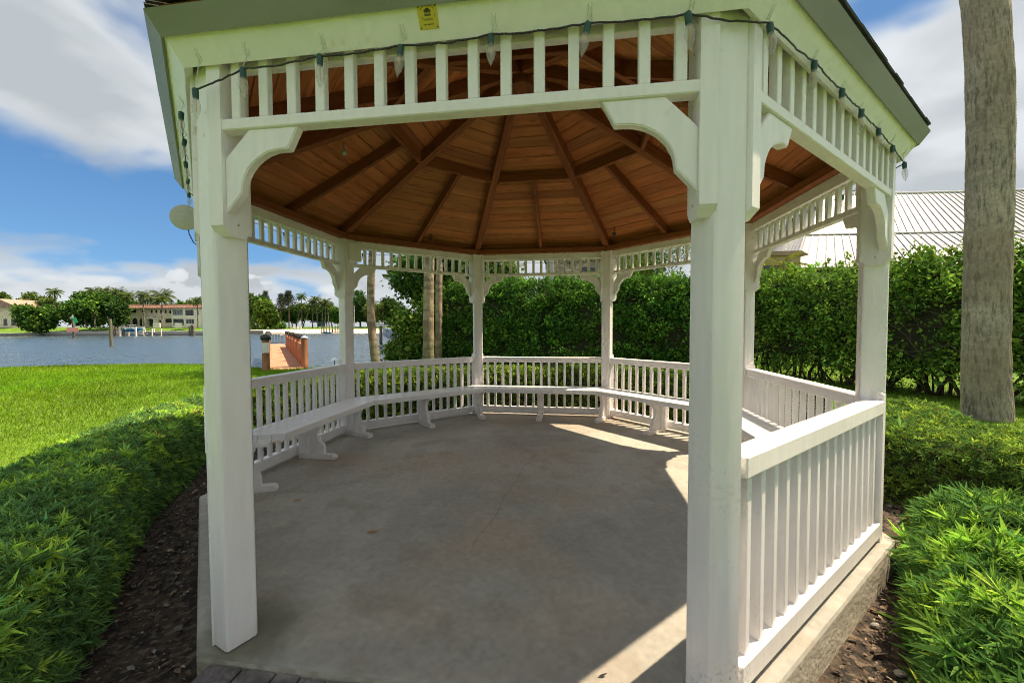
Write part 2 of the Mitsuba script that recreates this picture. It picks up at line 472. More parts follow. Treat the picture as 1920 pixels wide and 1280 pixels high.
wq = np.stack([wi[:-1, :-1], wi[1:, :-1], wi[1:, 1:], wi[:-1, 1:]], -1).reshape(-1, 4)
obj('water', (np.stack([wx_, wy_, -1.2 + wz], -1).reshape(-1, 3), wq), 'water_surface', kind='structure', smooth=True)
obj('water', (np.array([[-3000, -3000, -1.34], [3000, -3000, -1.34], [3000, 3000, -1.34], [-3000, 3000, -1.34]]), np.array([[0, 1, 2], [0, 2, 3]])), 'water_surface', kind='structure')
SHORE = [(-60, -14), (-40, -4), (-28.5, 4.2), (-23.0, 8.2), (-20.0, 10.3), (-17.0, 11.3), (-14.2, 11.25), (-11.8, 10.4), (-10.2, 9.75), (-9.2, 10.3), (-8.2, 11.6), (-7.4, 13.2), (-6.9, 16), (-6.2, 22), (-4, 40), (0, 70)]
LAND = SHORE + [(90, 70), (90, -60), (-60, -60)]
obj('lawn', sheet(LAND, -0.2, zlow=-2.0), 'turf', kind='structure')

AP = 2.5 * math.cos(math.pi / 8)
SIDE_A = [math.radians(225 - 45 * k) for k in range(7)] + [math.radians(270)]


def PM(k):
    a = SIDE_A[k]
    n = np.array([math.cos(a), math.sin(a), 0])
    M = np.eye(4)
    M[:3, 0], M[:3, 1], M[:3, 3] = (-n[1], n[0], 0), n, n * AP
    return M


def post_angle(k):
    return math.radians(-112.5 - 45 * k)


def RM(k):
    """frame of a corner: x outward along the radius, y across, z up"""
    a = post_angle(k)
    M = np.eye(4)
    M[:2, 0], M[:2, 1] = (math.cos(a), math.sin(a)), (-math.sin(a), math.cos(a))
    return M


# mulch bed round the slab, out to the middle of the clipped hedges
LEFT = [(-1.30, -3.9), (-1.74, -2.98), (-2.44, -2.12), (-3.02, -1.46), (-3.64, -0.45), (-4.10, 0.35), (-4.25, 1.05)]
BACK = [(-4.2, 1.15), (-3.85, 1.75), (-3.2, 2.5), (-2.3, 3.12), (-1.3, 3.5), (-0.2, 3.68), (0.9, 3.6), (1.9, 3.22), (2.75, 2.55), (3.35, 1.75)]
RIGHT = [(3.45, 0.95), (3.75, 0.45), (4.35, -0.2), (5.3, -1.2), (6.0, -2.2)]
NEAR = [(1.35, -4.1), (1.74, -3.42), (2.0, -2.98), (2.32, -2.5), (2.76, -1.80), (3.15, -1.28)]
bedpoly = LEFT + BACK[1:] + [(4.7, 0.6), (5.2, -1.0), (3.6, -1.6), (2.6, -3.0), (1.6, -4.4)]
bed = Polygon(bedpoly)
g = np.arange(-5.2, 5.6, 0.07)
gx, gy = np.meshgrid(g, g, indexing='ij')
from shapely import contains_xy
inside = contains_xy(bed, gx, gy)
gz = -0.19 + 0.035 * (meshkit.fbm(np.stack([gx * 5, gy * 5, gx * 0], -1), 4, 3) - 0.5)
idx = np.arange(gx.size).reshape(gx.shape)
ok = inside[:-1, :-1] & inside[1:, :-1] & inside[:-1, 1:] & inside[1:, 1:]
q = np.stack([idx[:-1, :-1][ok], idx[1:, :-1][ok], idx[1:, 1:][ok], idx[:-1, 1:][ok]], 1)
used = np.unique(q)
re = np.zeros(gx.size, int)
re[used] = np.arange(len(used))
obj('mulch_bed', (np.stack([gx, gy, gz], -1).reshape(-1, 3)[used], re[q]), 'mulch_soil', kind='structure', smooth=True)

r = np.random.default_rng(11)
n = 150000
cx, cy = r.uniform(-4.6, 4.4, n), r.uniform(-4.3, 5, n)
ap = np.max([cx * math.cos(a) + cy * math.sin(a) for a in SIDE_A], 0)
keep = contains_xy(bed, cx, cy) & (ap > 2.47) & ~((cy < -2.38) & (np.abs(cx) < 1.05)) & ((cy < 1.5) | (r.random(n) < 0.3))
cx, cy = cx[keep], cy[keep]
n = len(cx)
D = unit(np.stack([r.normal(size=n), r.normal(size=n), r.normal(0, 0.22, n)], 1))
N = unit(np.stack([r.normal(0, 0.35, n), r.normal(0, 0.35, n), np.ones(n)], 1))
L = np.exp(r.normal(math.log(0.019), 0.55, n))
cc = tint(n, (0.075, 0.052, 0.036), 0.55, 0.10, r)
pale = r.random(n) < 0.07
cc[pale] = tint(pale.sum(), (0.24, 0.20, 0.16), 0.3, 0.08, r)
zc = -0.175 + 0.035 * (meshkit.fbm(np.stack([cx * 5, cy * 5, cx * 0], -1), 4, 3) - 0.5) + r.uniform(-0.004, 0.012, n)
v, f, c = leaves(np.stack([cx, cy, zc], 1), D, N, L, L * r.uniform(0.2, 0.55, n), cc, 0.05, 0.5, 0.2)
obj('bark_mulch', (v, f), 'chip', label='dark shredded bark mulch spread round the concrete slab', cat='mulch', kind='stuff', color=c)
rock = trimesh.creation.icosphere(subdivisions=1)
rv, rf, rc = [], [], []
for i in range(260):
    while True:
        x, y = r.uniform(-3.2, 3.1), r.uniform(-3.2, 1)
        if contains_xy(bed, x, y) and max(x * math.cos(a) + y * math.sin(a) for a in SIDE_A) > 2.5 and not (y < -2.38 and abs(x) < 1.05):
            break
    s = np.exp(r.normal(math.log(0.009), 0.45))
    rv.append((rock.vertices * (1 + r.normal(0, 0.16, (42, 1))) * s * [1.2, 0.9, 0.6] + [x, y, -0.178], rock.faces, np.repeat(tint(1, (0.19, 0.17, 0.145), 0.3, 0.05, r), 42, 0)))
rv = joinc(rv)
obj('gravel', rv[:2], 'chip', label='small pale stones scattered in the mulch', cat='gravel', kind='stuff', color=rv[2])

# paved path in front of the slab: a soldier course and two rows behind it
path = obj('paved_path', cbox((-1.0, -6.0, -0.2), (1.35, -2.404, -0.075), 0.004), 'mulch_soil', kind='structure')
r = np.random.default_rng(5)
x = -0.985
while x < 1.3:
    w = r.choice([0.104, 0.108, 0.150])
    t = r.uniform(-0.003, 0.003)
    sk = 0.06 if x < -0.98 else 0.0
    obj('paver', cbox((x, -2.611, -0.09), (x + w - 0.007, -2.4035 - r.uniform(0, 0.006), -0.030 + t), 0.006), 'paver', path, smooth=False)
    x += w
for row in range(3):
    x = -0.985 + 0.1 * (row % 2)
    while x < 1.25:
        obj('paver', cbox((x, -2.723 - 0.112 * row, -0.09), (x + 0.203, -2.618 - 0.112 * row, -0.032 + r.uniform(-0.003, 0.003)), 0.006), 'paver', path)
        x += 0.21

# ------------------------------------------------------------------ the gazebo
gz_ = thing('gazebo', 'white octagonal wooden gazebo with a cedar lined roof on a concrete slab', 'gazebo')
slab_r = 2.402 / math.cos(math.pi / 8)


def octo(R):
    return [(R * math.cos(math.radians(22.5 + 45 * i)), R * math.sin(math.radians(22.5 + 45 * i))) for i in range(8)]


slab_poly = Polygon(octo(2.442 / math.cos(math.pi / 8))).intersection(Polygon([(-4, -2.402), (4, -2.402), (4, 4), (-4, 4)]))
edge = np.array(slab_poly.exterior.coords)[:-1]
if slab_poly.exterior.is_ccw is False:
    edge = edge[::-1]
ne = len(edge)
inner = edge * (1 - 0.008 / 2.5)
sv = np.vstack([[[0, 0, 0.0]], np.column_stack([inner, np.zeros(ne)]), np.column_stack([edge, np.full(ne, -0.012)])])
sf = [[0, 1 + i, 1 + (i + 1) % ne] for i in range(ne)]
for i in range(ne):
    j = (i + 1) % ne
    sf += [[1 + i, 1 + ne + i, 1 + ne + j], [1 + i, 1 + ne + j, 1 + j]]
slab = obj('slab', (sv, np.array(sf)), 'concrete', gz_)
# rough board-marked side of the slab
sv, sf = [], []
r = np.random.default_rng(3)
oc = edge * 0.9998
ring = []
for i in range(ne):
    a, b = oc[i], oc[(i + 1) % ne]
    ring += [a + (b - a) * t for t in np.linspace(0, 1, 60, endpoint=False)]
ring = np.array(ring)
zs = np.linspace(-0.012, -0.30, 12)
nn = unit(ring)
grid = []
for z in zs:
    d = 0.007 * (meshkit.fbm(np.column_stack([ring * 9, np.full(len(ring), z * 16)]), 4, 8) - 0.5) * min(1, (-z - 0.012) * 20)
    grid.append(np.column_stack([ring + nn * d[:, None], np.full(len(ring), z)]))
grid = np.array(grid)
m = len(ring)
for i in range(11):
    j = np.arange(m)
    k = (j + 1) % m
    sf.append(np.stack([i * m + j, (i + 1) * m + j, (i + 1) * m + k, i * m + k], 1))
obj('slab_side', (grid.reshape(-1, 3), np.vstack(sf)), 'concrete_side', slab, smooth=True)

ph = 0.0645
post_ply = mikit.ply(cbox((2.5 - ph, -ph, 0.0), (2.5 + ph, ph, 2.40), 0.011), 'white_paint', smooth=50)
for k in range(8):
    obj('post', placed(post_ply, RM(k)), None, gz_)

# frieze panels under the eaves: rails, balusters, mounting boards, brackets
TE = 0.868
fr_rail = mikit.ply(join([cbox((-0.905, 0.036, 2.080), (0.905, 0.092, 2.122), 0.004), cbox((-0.90, 0.018, 2.318), (0.90, 0.054, 2.402), 0.003)]), 'white_paint', smooth=30)
fr_bal = mikit.ply(cbox((-0.0185, 0.0555, 2.1225), (0.0185, 0.0875, 2.362), 0.003), 'white_paint', smooth=30)
zb, cb = 1.685, 0.035
mb_poly = [(-0.045, zb + cb), (-0.045 + cb, zb), (0.098 - cb, zb), (0.098, zb + cb), (0.098, 2.40), (-0.045, 2.40)]


def mount(poly, t0, t1):
    """board lying across the panel: polygon in (n, z), from t0 to t1 along the panel"""
    v, f = prism(poly, t0, t1)
    return v[:, [1, 0, 2]] * [1, 1, 1], f[:, ::-1]


mb_l = mikit.ply(mount(mb_poly, -0.925, -TE), 'white_paint', smooth=30)
mb_r = mikit.ply(mount(mb_poly, TE, 0.925), 'white_paint', smooth=30)
arc = [(0.794, 1.845)] + [(0.632 + 0.168 * math.cos(t), 1.842 + 0.156 * math.sin(t)) for t in np.radians(np.linspace(14, 90, 14))] + [(0.602, 1.998), (0.559, 2.078)]
br_poly = [(0.559, 2.0795), (0.764, 2.0795), (0.8675, 1.975), (0.8675, 1.768), (0.80, 1.842)] + arc[1:-1]


def chamfered_prism(poly, n0, n1, b=0.004):
    p = Polygon(poly)
    inner = p.buffer(-b, join_style=2)
    return join([prism(poly, n0 + b, n1 - b), prism(list(inner.exterior.coords)[:-1], n0, n1)])


br_r = mikit.ply(chamfered_prism(br_poly, 0.043, 0.083), 'white_paint', smooth=40)
br_l = mikit.ply((lambda v, f: (v * [-1, 1, 1], f[:, ::-1]))(*chamfered_prism(br_poly, 0.043, 0.083)), 'white_paint', smooth=40)
def screw_at(t, n, z, s):
    return lathe([(0, 0), (0.0055, 0), (0.004, 0.002), (0, 0.0022)], 8, frame((t, n, z), (0, 1, 0), (s, 0, 0)))


screw_plies = [mikit.ply(screw_at(s * TE, 0.025, z, -s), 'grey_metal') for s in (-1, 1) for z in (1.735, 1.99, 2.24)]
bal_t = np.linspace(-0.812, 0.812, 15)
for k in range(8):
    M = PM(k)
    fr = obj('frieze', placed(fr_rail, M), None, gz_)
    for t in bal_t:
        B = M.copy()
        B[:3, 3] += M[:3, 0] * t
        obj('baluster', placed(fr_bal, B), None, fr)
    obj('mounting_board', placed(mb_l, M), None, fr)
    obj('mounting_board', placed(mb_r, M), None, fr)
    if k in (0, 5, 6, 7):
        for sp_ in screw_plies:
            obj('screw', placed(sp_, M), None, fr)
    obj('bracket', placed(br_l, M), None, gz_)
    obj('bracket', placed(br_r, M), None, gz_)

# railings on seven sides
rl_cap = mikit.ply(cbox((-0.8925, -0.016, 0.792), (0.8925, 0.084, 0.872), 0.006), 'white_paint', smooth=30)
rl_bot = mikit.ply(cbox((-0.8925, 0.002, 0.030), (0.8925, 0.080, 0.122), 0.005), 'white_paint', smooth=30)
rl_bal = mikit.ply(cbox((-0.017, 0.022, 0.1215), (0.017, 0.060, 0.793), 0.003), 'white_paint', smooth=30)
ep = [(-0.026, 0.001), (0.079, 0.001), (0.079, 0.905), (0.058, 0.925), (-0.004, 0.925), (-0.026, 0.905)]
ep_l = mikit.ply(mount(ep, -0.945, -0.893), 'white_paint', smooth=30)
ep_thin = mikit.ply(mount([(-0.026, 0.001), (0.040, 0.001), (0.040, 0.905), (0.020, 0.925), (-0.004, 0.925), (-0.026, 0.905)], -0.945, -0.893), 'white_paint', smooth=30)
ep_r = mikit.ply(mount(ep, 0.893, 0.945), 'white_paint', smooth=30)
for k in range(7):
    M = PM(k)
    rail = obj('railing', placed(rl_cap, M), None, gz_)
    obj('bottom_rail', placed(rl_bot, M), None, rail)
    for t in np.linspace(-0.815, 0.815, 15):
        B = M.copy()
        B[:3, 3] += M[:3, 0] * t
        obj('baluster', placed(rl_bal, B), None, rail)
    obj('end_board', placed(ep_thin if k == 6 else ep_l, M), None, rail)
    obj('end_board', placed(ep_r, M), None, rail)

# roof: hip rafters, jack rafters, collar ring, ceiling planks, eaves boards, shingles
roof = gz_ + '__roof'
HS, HZ = 0.468, 3.62
C8 = math.cos(math.pi / 8)
T8 = math.tan(math.pi / 8)


def bar(p0, p1, w, d, uv0=0.0):
    """rafter: its lower edge runs from p0 to p1, w wide, d high; with uv along the grain"""
    p0, p1 = np.array(p0, float), np.array(p1, float)
    Lr = np.linalg.norm(p1 - p0)
    x = (p1 - p0) / Lr
    y = unit(np.cross([0, 0, 1], x))
    z = np.array([0, 0, 1.0])
    V, UV, F = [], [], []
    faces = [((-1, 0), (1, 0)), ((1, 0), (1, 1)), ((1, 1), (-1, 1)), ((-1, 1), (-1, 0))]
    for a, b in faces:
        i = len(V)
        for (s, t), e, vv in ((a, 0, 0), (a, 1, 0), (b, 1, 1), (b, 0, 1)):
            V.append(p0 + x * Lr * e + y * s * w / 2 + z * t * d)
            UV.append((uv0 + Lr * e, uv0 * 1.7 + len(V) * 0.1 * 0 + vv * (w if t == 0 else d) + a[0] * 0.3))
        F += [[i, i + 2, i + 1], [i, i + 3, i + 2]]
    for e in (0, 1):
        i = len(V)
        for s, t in ((-1, 0), (1, 0), (1, 1), (-1, 1)):
            V.append(p0 + x * Lr * e + y * s * w / 2 + z * t * d)
            UV.append((uv0, s * w))
        F += [[i, i + 1, i + 2], [i, i + 2, i + 3]] if e else [[i, i + 2, i + 1], [i, i + 3, i + 2]]
    return np.array(V), np.array(F), np.array(UV)


RD = 0.125


def rafter(name, p0, p1, w=0.042, d=RD, mt='rafter_wood', u0=None):
    v, f, uv = bar(p0, p1, w, d, rng.uniform(0, 40) if u0 is None else u0)
    return obj(name, (v, f), mt, roof, uv=uv)


def polar(a, rad, z):
    return (rad * math.cos(a), rad * math.sin(a), z)


ring_r = 1.135
for k in range(8):
    a = post_angle(k)
    for s in (-1, 1):
        off = np.array([-math.sin(a), math.cos(a), 0]) * 0.0205 * s
        rafter('hip_rafter', np.array(polar(a, 2.63, HZ - HS * 2.63)) + off, np.array(polar(a, 0.105, HZ - HS * 0.105)) + off, 0.038, RD + 0.01)
    am = SIDE_A[k]
    js = HS / C8
    rafter('jack_rafter', polar(am, 2.40, HZ - js * 2.40 + 0.012), polar(am, ring_r + 0.02, HZ - js * (ring_r + 0.02) + 0.012), 0.040, RD - 0.012)
    n_, t_ = np.array([math.cos(am), math.sin(am), 0]), np.array([-math.sin(am), math.cos(am), 0])
    hw = ring_r * T8 - 0.043
    zc = HZ - js * ring_r + 0.006
    rafter('collar_beam', n_ * ring_r - t_ * hw + [0, 0, zc], n_ * ring_r + t_ * hw + [0, 0, zc], 0.040, RD - 0.006)
    rafter('top_plate', n_ * (AP - 0.012) - t_ * 0.93 + [0, 0, 2.404], n_ * (AP - 0.012) + t_ * 0.93 + [0, 0, 2.404], 0.085, 0.062)
v, f = lathe([(0.0, 3.50), (0.105, 3.50), (0.112, 3.52), (0.112, 3.74), (0.0, 3.74)], 8)
obj('hub', (v, f), 'rafter_wood', roof, uv=np.column_stack([v[:, 2], v[:, 0]]))
row_w = 0.118
rows = np.arange(0.13, 2.40, row_w)
r = np.random.default_rng(21)
for k in range(8):
    am = SIDE_A[k]
    n_, t_ = np.array([math.cos(am), math.sin(am), 0]), np.array([-math.sin(am), math.cos(am), 0])
    js = HS / C8
    tilt = unit(n_ - np.array([0, 0, js]))
    nu = unit(np.array([0, 0, 1]) + js * n_)
    tone = [0, 0, 3, 1, 0, 0, 1, 3][k] if k != 2 else 2
    for i, r0 in enumerate(rows):
        r1 = r0 + row_w - 0.006
        V, UV = [], []
        u0, w0 = r.uniform(0, 50), r.uniform(0, 50)
        dz = r.normal(0, 0.0012)
        for dd in (0, 0.016):
            for rad, e in ((r0, -1), (r0, 1), (r1, 1), (r1, -1)):
                p = n_ * rad + t_ * e * rad * T8 + [0, 0, HZ + RD - js * rad + dz] + nu * dd
                V.append(p)
                UV.append((u0 + e * rad * T8, w0 + rad))
        F = [[0, 2, 1], [0, 3, 2], [4, 5, 6], [4, 6, 7], [0, 1, 5], [0, 5, 4], [1, 2, 6], [1, 6, 5], [2, 3, 7], [2, 7, 6], [3, 0, 4], [3, 4, 7]]
        mt = WOODS[tone] if r.random() < 0.62 else WOODS[r.integers(4)]
        obj('plank', (np.array(V), np.array(F)), mt, roof, uv=np.array(UV))


def ring_board(sec, k):
    """board along side k whose section, in (corner radius, z), is mitred at the corners"""
    a0, a1 = post_angle(k), post_angle((k + 1) % 8)
    V = [polar(a0, R_, z_) for R_, z_ in sec] + [polar(a1, R_, z_) for R_, z_ in sec]
    n_ = len(sec)
    F = []
    for i in range(n_):
        j = (i + 1) % n_
        F += [[i, j, n_ + j], [i, n_ + j, n_ + i]]
    for i in range(1, n_ - 1):
        F += [[0, i + 1, i], [n_, n_ + i, n_ + i + 1]]
    return np.array(V), np.array(F)[:, ::-1]


fas = [(2.741, 2.458), (2.692, 2.387), (2.668, 2.404), (2.717, 2.475)]
sub = [(2.686, 2.402), (2.622, 2.312), (2.594, 2.330), (2.658, 2.421)]
lip = [(2.694, 2.389), (2.688, 2.380), (2.664, 2.397), (2.670, 2.405)]
shi = np.random.default_rng(9)
for k in range(8):
    obj('fascia_board', ring_board(fas, k), 'fascia_paint', roof)
    obj('eaves_board', ring_board(sub, k), 'white_paint', roof)
V, F = [], []
for k in range(8):
    a = SIDE_A[k]
    n_, t_ = np.array([math.cos(a), math.sin(a), 0]), np.array([-math.sin(a), math.cos(a), 0])
    js = HS / C8
    nu = unit(np.array([0, 0, 1]) + js * n_)
    for i in range(20):
        ra = 2.524 - i * 0.125
        rb = ra - 0.16
        if rb < 0.02:
            rb = 0.02
        hw = ra * T8
        x = -hw
        while x < hw - 0.01:
            w = min(shi.uniform(0.14, 0.22), hw - x)
            lo = ra + shi.uniform(-0.003, 0.008)
            base = HZ + RD + 0.0235
            th = shi.uniform(0.006, 0.009)
            p = []
            for dd in (0, th):
                for rad, xx in ((lo, x), (lo, x + w - 0.004), (rb, (x + w - 0.004) * rb / ra), (rb, x * rb / ra)):
                    p.append(n_ * rad + t_ * xx + [0, 0, base - js * rad] + nu * (dd + (0.004 if rad == lo else 0)))
            V.append((np.array(p), np.array([[0, 2, 1], [0, 3, 2], [4, 5, 6], [4, 6, 7], [0, 1, 5], [0, 5, 4], [1, 2, 6], [1, 6, 5], [2, 3, 7], [2, 7, 6], [3, 0, 4], [3, 4, 7]])))
            x += w
obj('shingles', join(V), 'shingle_grey', roof, kind='stuff')

# brass maker's plate on the front eaves board
M7 = PM(7)
tdir, zn = np.array([1.0, 0, 0]), unit(np.array([0, -(2.388 - 2.312), -(2.676 - 2.622) * C8]))
e_up = unit(np.cross(zn, tdir)) * -1
if e_up[2] < 0:
    e_up = -e_up
pc = np.array([-0.022, -(2.622 + 0.062 * (54 / 76)) * C8, 2.312 + 0.062]) 
# a point on the outer face of the board, 62 mm above its lower edge
pc = np.array([-0.022, -(2.622 + (0.056 / 0.076) * 0.054) * C8, 2.312 + 0.056])
MP = np.eye(4)
MP[:3, 0], MP[:3, 1], MP[:3, 2], MP[:3, 3] = tdir, e_up, np.cross(tdir, e_up), pc + np.cross(tdir, e_up) * 0.0005
plq = obj('maker_plate', cbox((-0.034, -0.032, 0), (0.034, 0.036, 0.002), 0.0006, MP), 'brass', roof, label='small brass maker plate screwed to the front eaves board')
ink = []
for t0, t1, rx, ry in ((205, 335, 0.026, 0.020), (335, 350, 0.026, 0.020), (20, 160, 0.026, 0.020)):
    th = np.radians(np.linspace(t0, t1, 14))
    for a, b in zip(th[:-1], th[1:]):
        p, q2 = np.array([rx * math.cos(a), 0.012 + ry * math.sin(a), 0.0023]), np.array([rx * math.cos(b), 0.012 + ry * math.sin(b), 0.0023])
        if not (-0.020 < (p[0]) < 0.020 and p[1] < 0):
            ink.append(tube([p, q2], 0.0007, 4))
for bx_ in (((-0.011, 0.004), (0.011, 0.008)), ((-0.010, 0.014), (0.010, 0.0165)), ((-0.010, 0.008), (-0.007, 0.014)), ((-0.0035, 0.008), (-0.001, 0.014)), ((0.001, 0.008), (0.0035, 0.014)), ((0.007, 0.008), (0.010, 0.014))):
    ink.append(cbox((*bx_[0], 0.002), (*bx_[1], 0.0026), 0.0002))
ink.append(prism([(-0.014, 0.0165), (0.014, 0.0165), (0.004, 0.025), (-0.004, 0.025)], 0, 0.0006, np.array([[1, 0, 0, 0], [0, 0, 1, 0], [0, 1, 0, 0.002], [0, 0, 0, 1.0]])))
tm = meshkit.text_mesh('GAZEBOS', 0.0055, 0.0006, True)
tv = np.array(tm.vertices)
tv[:, 0] -= tv[:, 0].mean() + 0.0
ink.append((tv * [0.95, 1, 1] + [0, -0.008, 0.0019], np.array(tm.faces)))
for x0 in (-0.017, -0.004, 0.007):
    ink.append(cbox((x0, -0.0205, 0.0019), (x0 + 0.009, -0.0175, 0.0025), 0.0002))
for sx, sy in ((-1, -1), (1, -1), (1, 1), (-1, 1)):
    ink.append((lambda v, f: (v + [sx * 0.029, sy * 0.028 + 0.001, 0.002], f))(*lathe([(0, 0), (0.0026, 0), (0.002, 0.0012), (0, 0.0012)], 8)))
ik = join(ink)
obj('maker_plate_engraving', (mv(ik[0], MP), ik[1]), 'ink', roof)

# small fixtures under the roof
jb = PM(2)
obj('junction_box', cbox((0.785, -0.075, 2.135), (0.935, -0.028, 2.365), 0.006, jb), 'white_paint', gz_, label='white junction box at the top of the post')
for p_ in ((-1.47, 1.72, 2.56), (1.02, 1.98, 2.60), (-1.55, -0.35, 2.90)):
    v1 = lathe([(0, 0), (0.022, 0), (0.026, 0.02), (0.02, 0.045), (0, 0.05)], 10)
    fx = join([(mv(v1[0], frame(p_, (1, 0, 0), (0.5, 0.3, -0.8))), v1[1]), tube([np.array(p_), np.array(p_) + [0, 0, 0.11]], 0.007, 6)])
    obj('spotlight', fx, 'grey_metal' if p_[1] < 0 else 'black_metal', gz_)

# ------------------------------------------------------------------ the built-in bench on five sides
bench = thing('bench', 'white slatted bench running round the inside of the railings', 'bench')
BI, BO, BT = 1.885, 2.270, 0.452
nsl = 4
for k in range(1, 6):
    a = SIDE_A[k]
    n_, t_ = np.array([math.cos(a), math.sin(a), 0]), np.array([-math.sin(a), math.cos(a), 0])
    for i in range(nsl):
        d0 = BI + (BO - BI) * i / nsl
        d1 = BI + (BO - BI) * (i + 1) / nsl - 0.005
        ends = []
        for d in (d0, d1):
            lo, hi = -d * T8, d * T8
            if k == 1:
                hi -= 0.03
            if k == 5:
                lo += 0.03
            ends.append((lo + 0.0006, hi - 0.0006))
        V = []
        b = 0.004
        for z0, ins in ((BT - 0.058, b), (BT - 0.058 + b, 0), (BT - b, 0), (BT, b)):
            V += [n_ * (d0 + ins) + t_ * ends[0][0] + [0, 0, z0], n_ * (d0 + ins) + t_ * ends[0][1] + [0, 0, z0], n_ * (d1 - ins) + t_ * ends[1][1] + [0, 0, z0], n_ * (d1 - ins) + t_ * ends[1][0] + [0, 0, z0]]
        F = [[0, 1, 2], [0, 2, 3], [12, 14, 13], [12, 15, 14]]
        for l_ in range(3):
            for e in range(4):
                A, B_ = l_ * 4 + e, l_ * 4 + (e + 1) % 4
                F += [[A, A + 4, B_], [B_, A + 4, B_ + 4]]
        obj('seat_slat', (np.array(V), np.array(F)), 'white_bright', bench, smooth=False)
# scrolled legs: a foot on the slab, a curved web and a block against the railing
foot = [(0.0, 0.001), (0.0, 0.026), (0.022, 0.046), (0.385, 0.046), (0.385, 0.001)]


def leg_mesh(M):
    """local: x from the inner edge of the seat outward, y across, z up"""
    parts = []
    parts.append(prism(WEB, -0.022, 0.022, M))
    parts.append(prism(foot, -0.036, 0.036, M))
    parts.append(cbox((0.272, -0.046, 0.047), (0.380, 0.046, 0.392), 0.004, M))
    parts.append(cbox((0.05, -0.030, 0.362), (0.271, 0.030, 0.3935), 0.003, M))
    return join(parts)


WEB = [(0.275, 0.047), (0.275, 0.361), (0.150, 0.361)]
for t in np.linspace(0, 1, 16)[1:]:
    WEB.append((0.150 + 0.052 * math.sin(t * math.pi * 0.80) ** 1.5 - 0.045 * t ** 3, 0.361 - 0.215 * t))
WEB += [(0.118, 0.112), (0.118, 0.047)]
BM = []
for k in range(1, 6):
    a = SIDE_A[k]
    ts = [0.0]
    for t in ts:
        n_, t_ = np.array([math.cos(a), math.sin(a), 0]), np.array([-math.sin(a), math.cos(a), 0])
        M = np.eye(4)
        M[:3, 0], M[:3, 1], M[:3, 3] = n_, t_, n_ * (BI + 0.012) + t_ * t
        BM.append(M)
for k in (1, 2, 3, 4, 5, 6):
    M = RM(k)
    M[:3, 3] = M[:3, 0] * (BI / C8 + 0.045)
    BM.append(M)
for M in BM:
    obj('leg', leg_mesh(M), 'white_paint', bench, smooth=30)

# ------------------------------------------------------------------ string of bulbs under the eaves
sl = thing('string_light', 'string of clear pointed bulbs on a dark cord under the eaves', 'string lights')
BZ = 2.272


def ppt(k, t, n, z):
    M = PM(k)
    return M[:3, 3] + M[:3, 0] * t + M[:3, 1] * n + [0, 0, z]


r = np.random.default_rng(31)
bulbs = [(7, t, 0.135, z) for t, z in ((-0.935, 2.185), (-0.735, 2.243), (-0.43, 2.260), (-0.13, 2.265), (0.19, 2.270), (0.505, 2.275), (0.82, 2.270))]
bulbs += [(6, t, 0.135, z) for t, z in ((-0.90, 2.268), (-0.52, 2.288), (-0.20, 2.290), (0.07, 2.286), (0.37, 2.284), (0.65, 2.270), (0.93, 2.245))]
for k in range(5, -1, -1):
    for t in (-0.78, -0.42, -0.06, 0.30, 0.66):
        bulbs.append((k, t + r.normal(0, 0.03), 0.135, 2.27 + r.normal(0, 0.012)))
gl = [(0.0, -0.086), (0.0018, -0.078), (0.0055, -0.070), (0.0105, -0.056), (0.0138, -0.040), (0.0142, -0.029), (0.0125, -0.017), (0.009, -0.006), (0.0075, 0.0)]
gl = [(a_ * 1.08, b_) for a_, b_ in gl]
glass_ply = mikit.ply(lathe(gl, 16), 'bulb_glass', smooth=True)
sock_ply = mikit.ply(lathe([(0.0, -0.004), (0.0095, -0.004), (0.0105, 0.0), (0.0112, 0.018), (0.0108, 0.030), (0.006, 0.034), (0.0, 0.034)], 12), 'green_socket', smooth=40)
fil_ply = mikit.ply(join([tube([(0.0012, 0, -0.010), (0.0012, 0, -0.052)], 0.0011, 5), tube([(-0.002, 0.001, -0.002), (-0.002, 0.001, -0.034)], 0.0007, 4)]), 'filament')
tops = []
for i, (k, t, n_, z) in enumerate(bulbs):
    p = ppt(k, t, n_, z)
    tilt = r.normal(0, 0.10, 2)
    M = frame(p, (1, 0, -tilt[0]), (tilt[0], tilt[1], 1))
    b_ = obj('bulb', placed(glass_ply, M), None, sl)
    obj('socket', placed(sock_ply, M), None, b_)
    obj('filament', placed(fil_ply, M), None, b_)
    tops.append(p + np.array([0, 0, 0.030]))
    q0 = ppt(k, t + 0.012, n_ - 0.022, 2.318)
    if k in (0, 6, 7):
        a_, b2 = ppt(k, t + 0.006, n_ - 0.012, 2.322), ppt(k, t + 0.006, n_ + 0.030, 2.405)
        cl = join([tube([a_, (a_ + b2) / 2 + [0, 0, 0.0], b2], 0.0022, 5), tube([a_ + PM(k)[:3, 0] * 0.011, (a_ + b2) / 2 + PM(k)[:3, 0] * 0.011, b2 + PM(k)[:3, 0] * 0.008, b2], 0.0022, 5),
                   tube([a_, p + [0, 0, 0.036], p + [0.004, 0, 0.024]], 0.0022, 5)])
        obj('clip', cl, 'clip_plastic', b_)
order = sorted(range(len(bulbs)), key=lambda i: (bulbs[i][0] if bulbs[i][0] != 7 else -1, 0))
seq = sorted([i for i in range(len(bulbs)) if bulbs[i][0] == 7], key=lambda i: bulbs[i][1])
for k in range(6, -1, -1):
    seq += sorted([i for i in range(len(bulbs)) if bulbs[i][0] == k], key=lambda i: bulbs[i][1])
wire = []
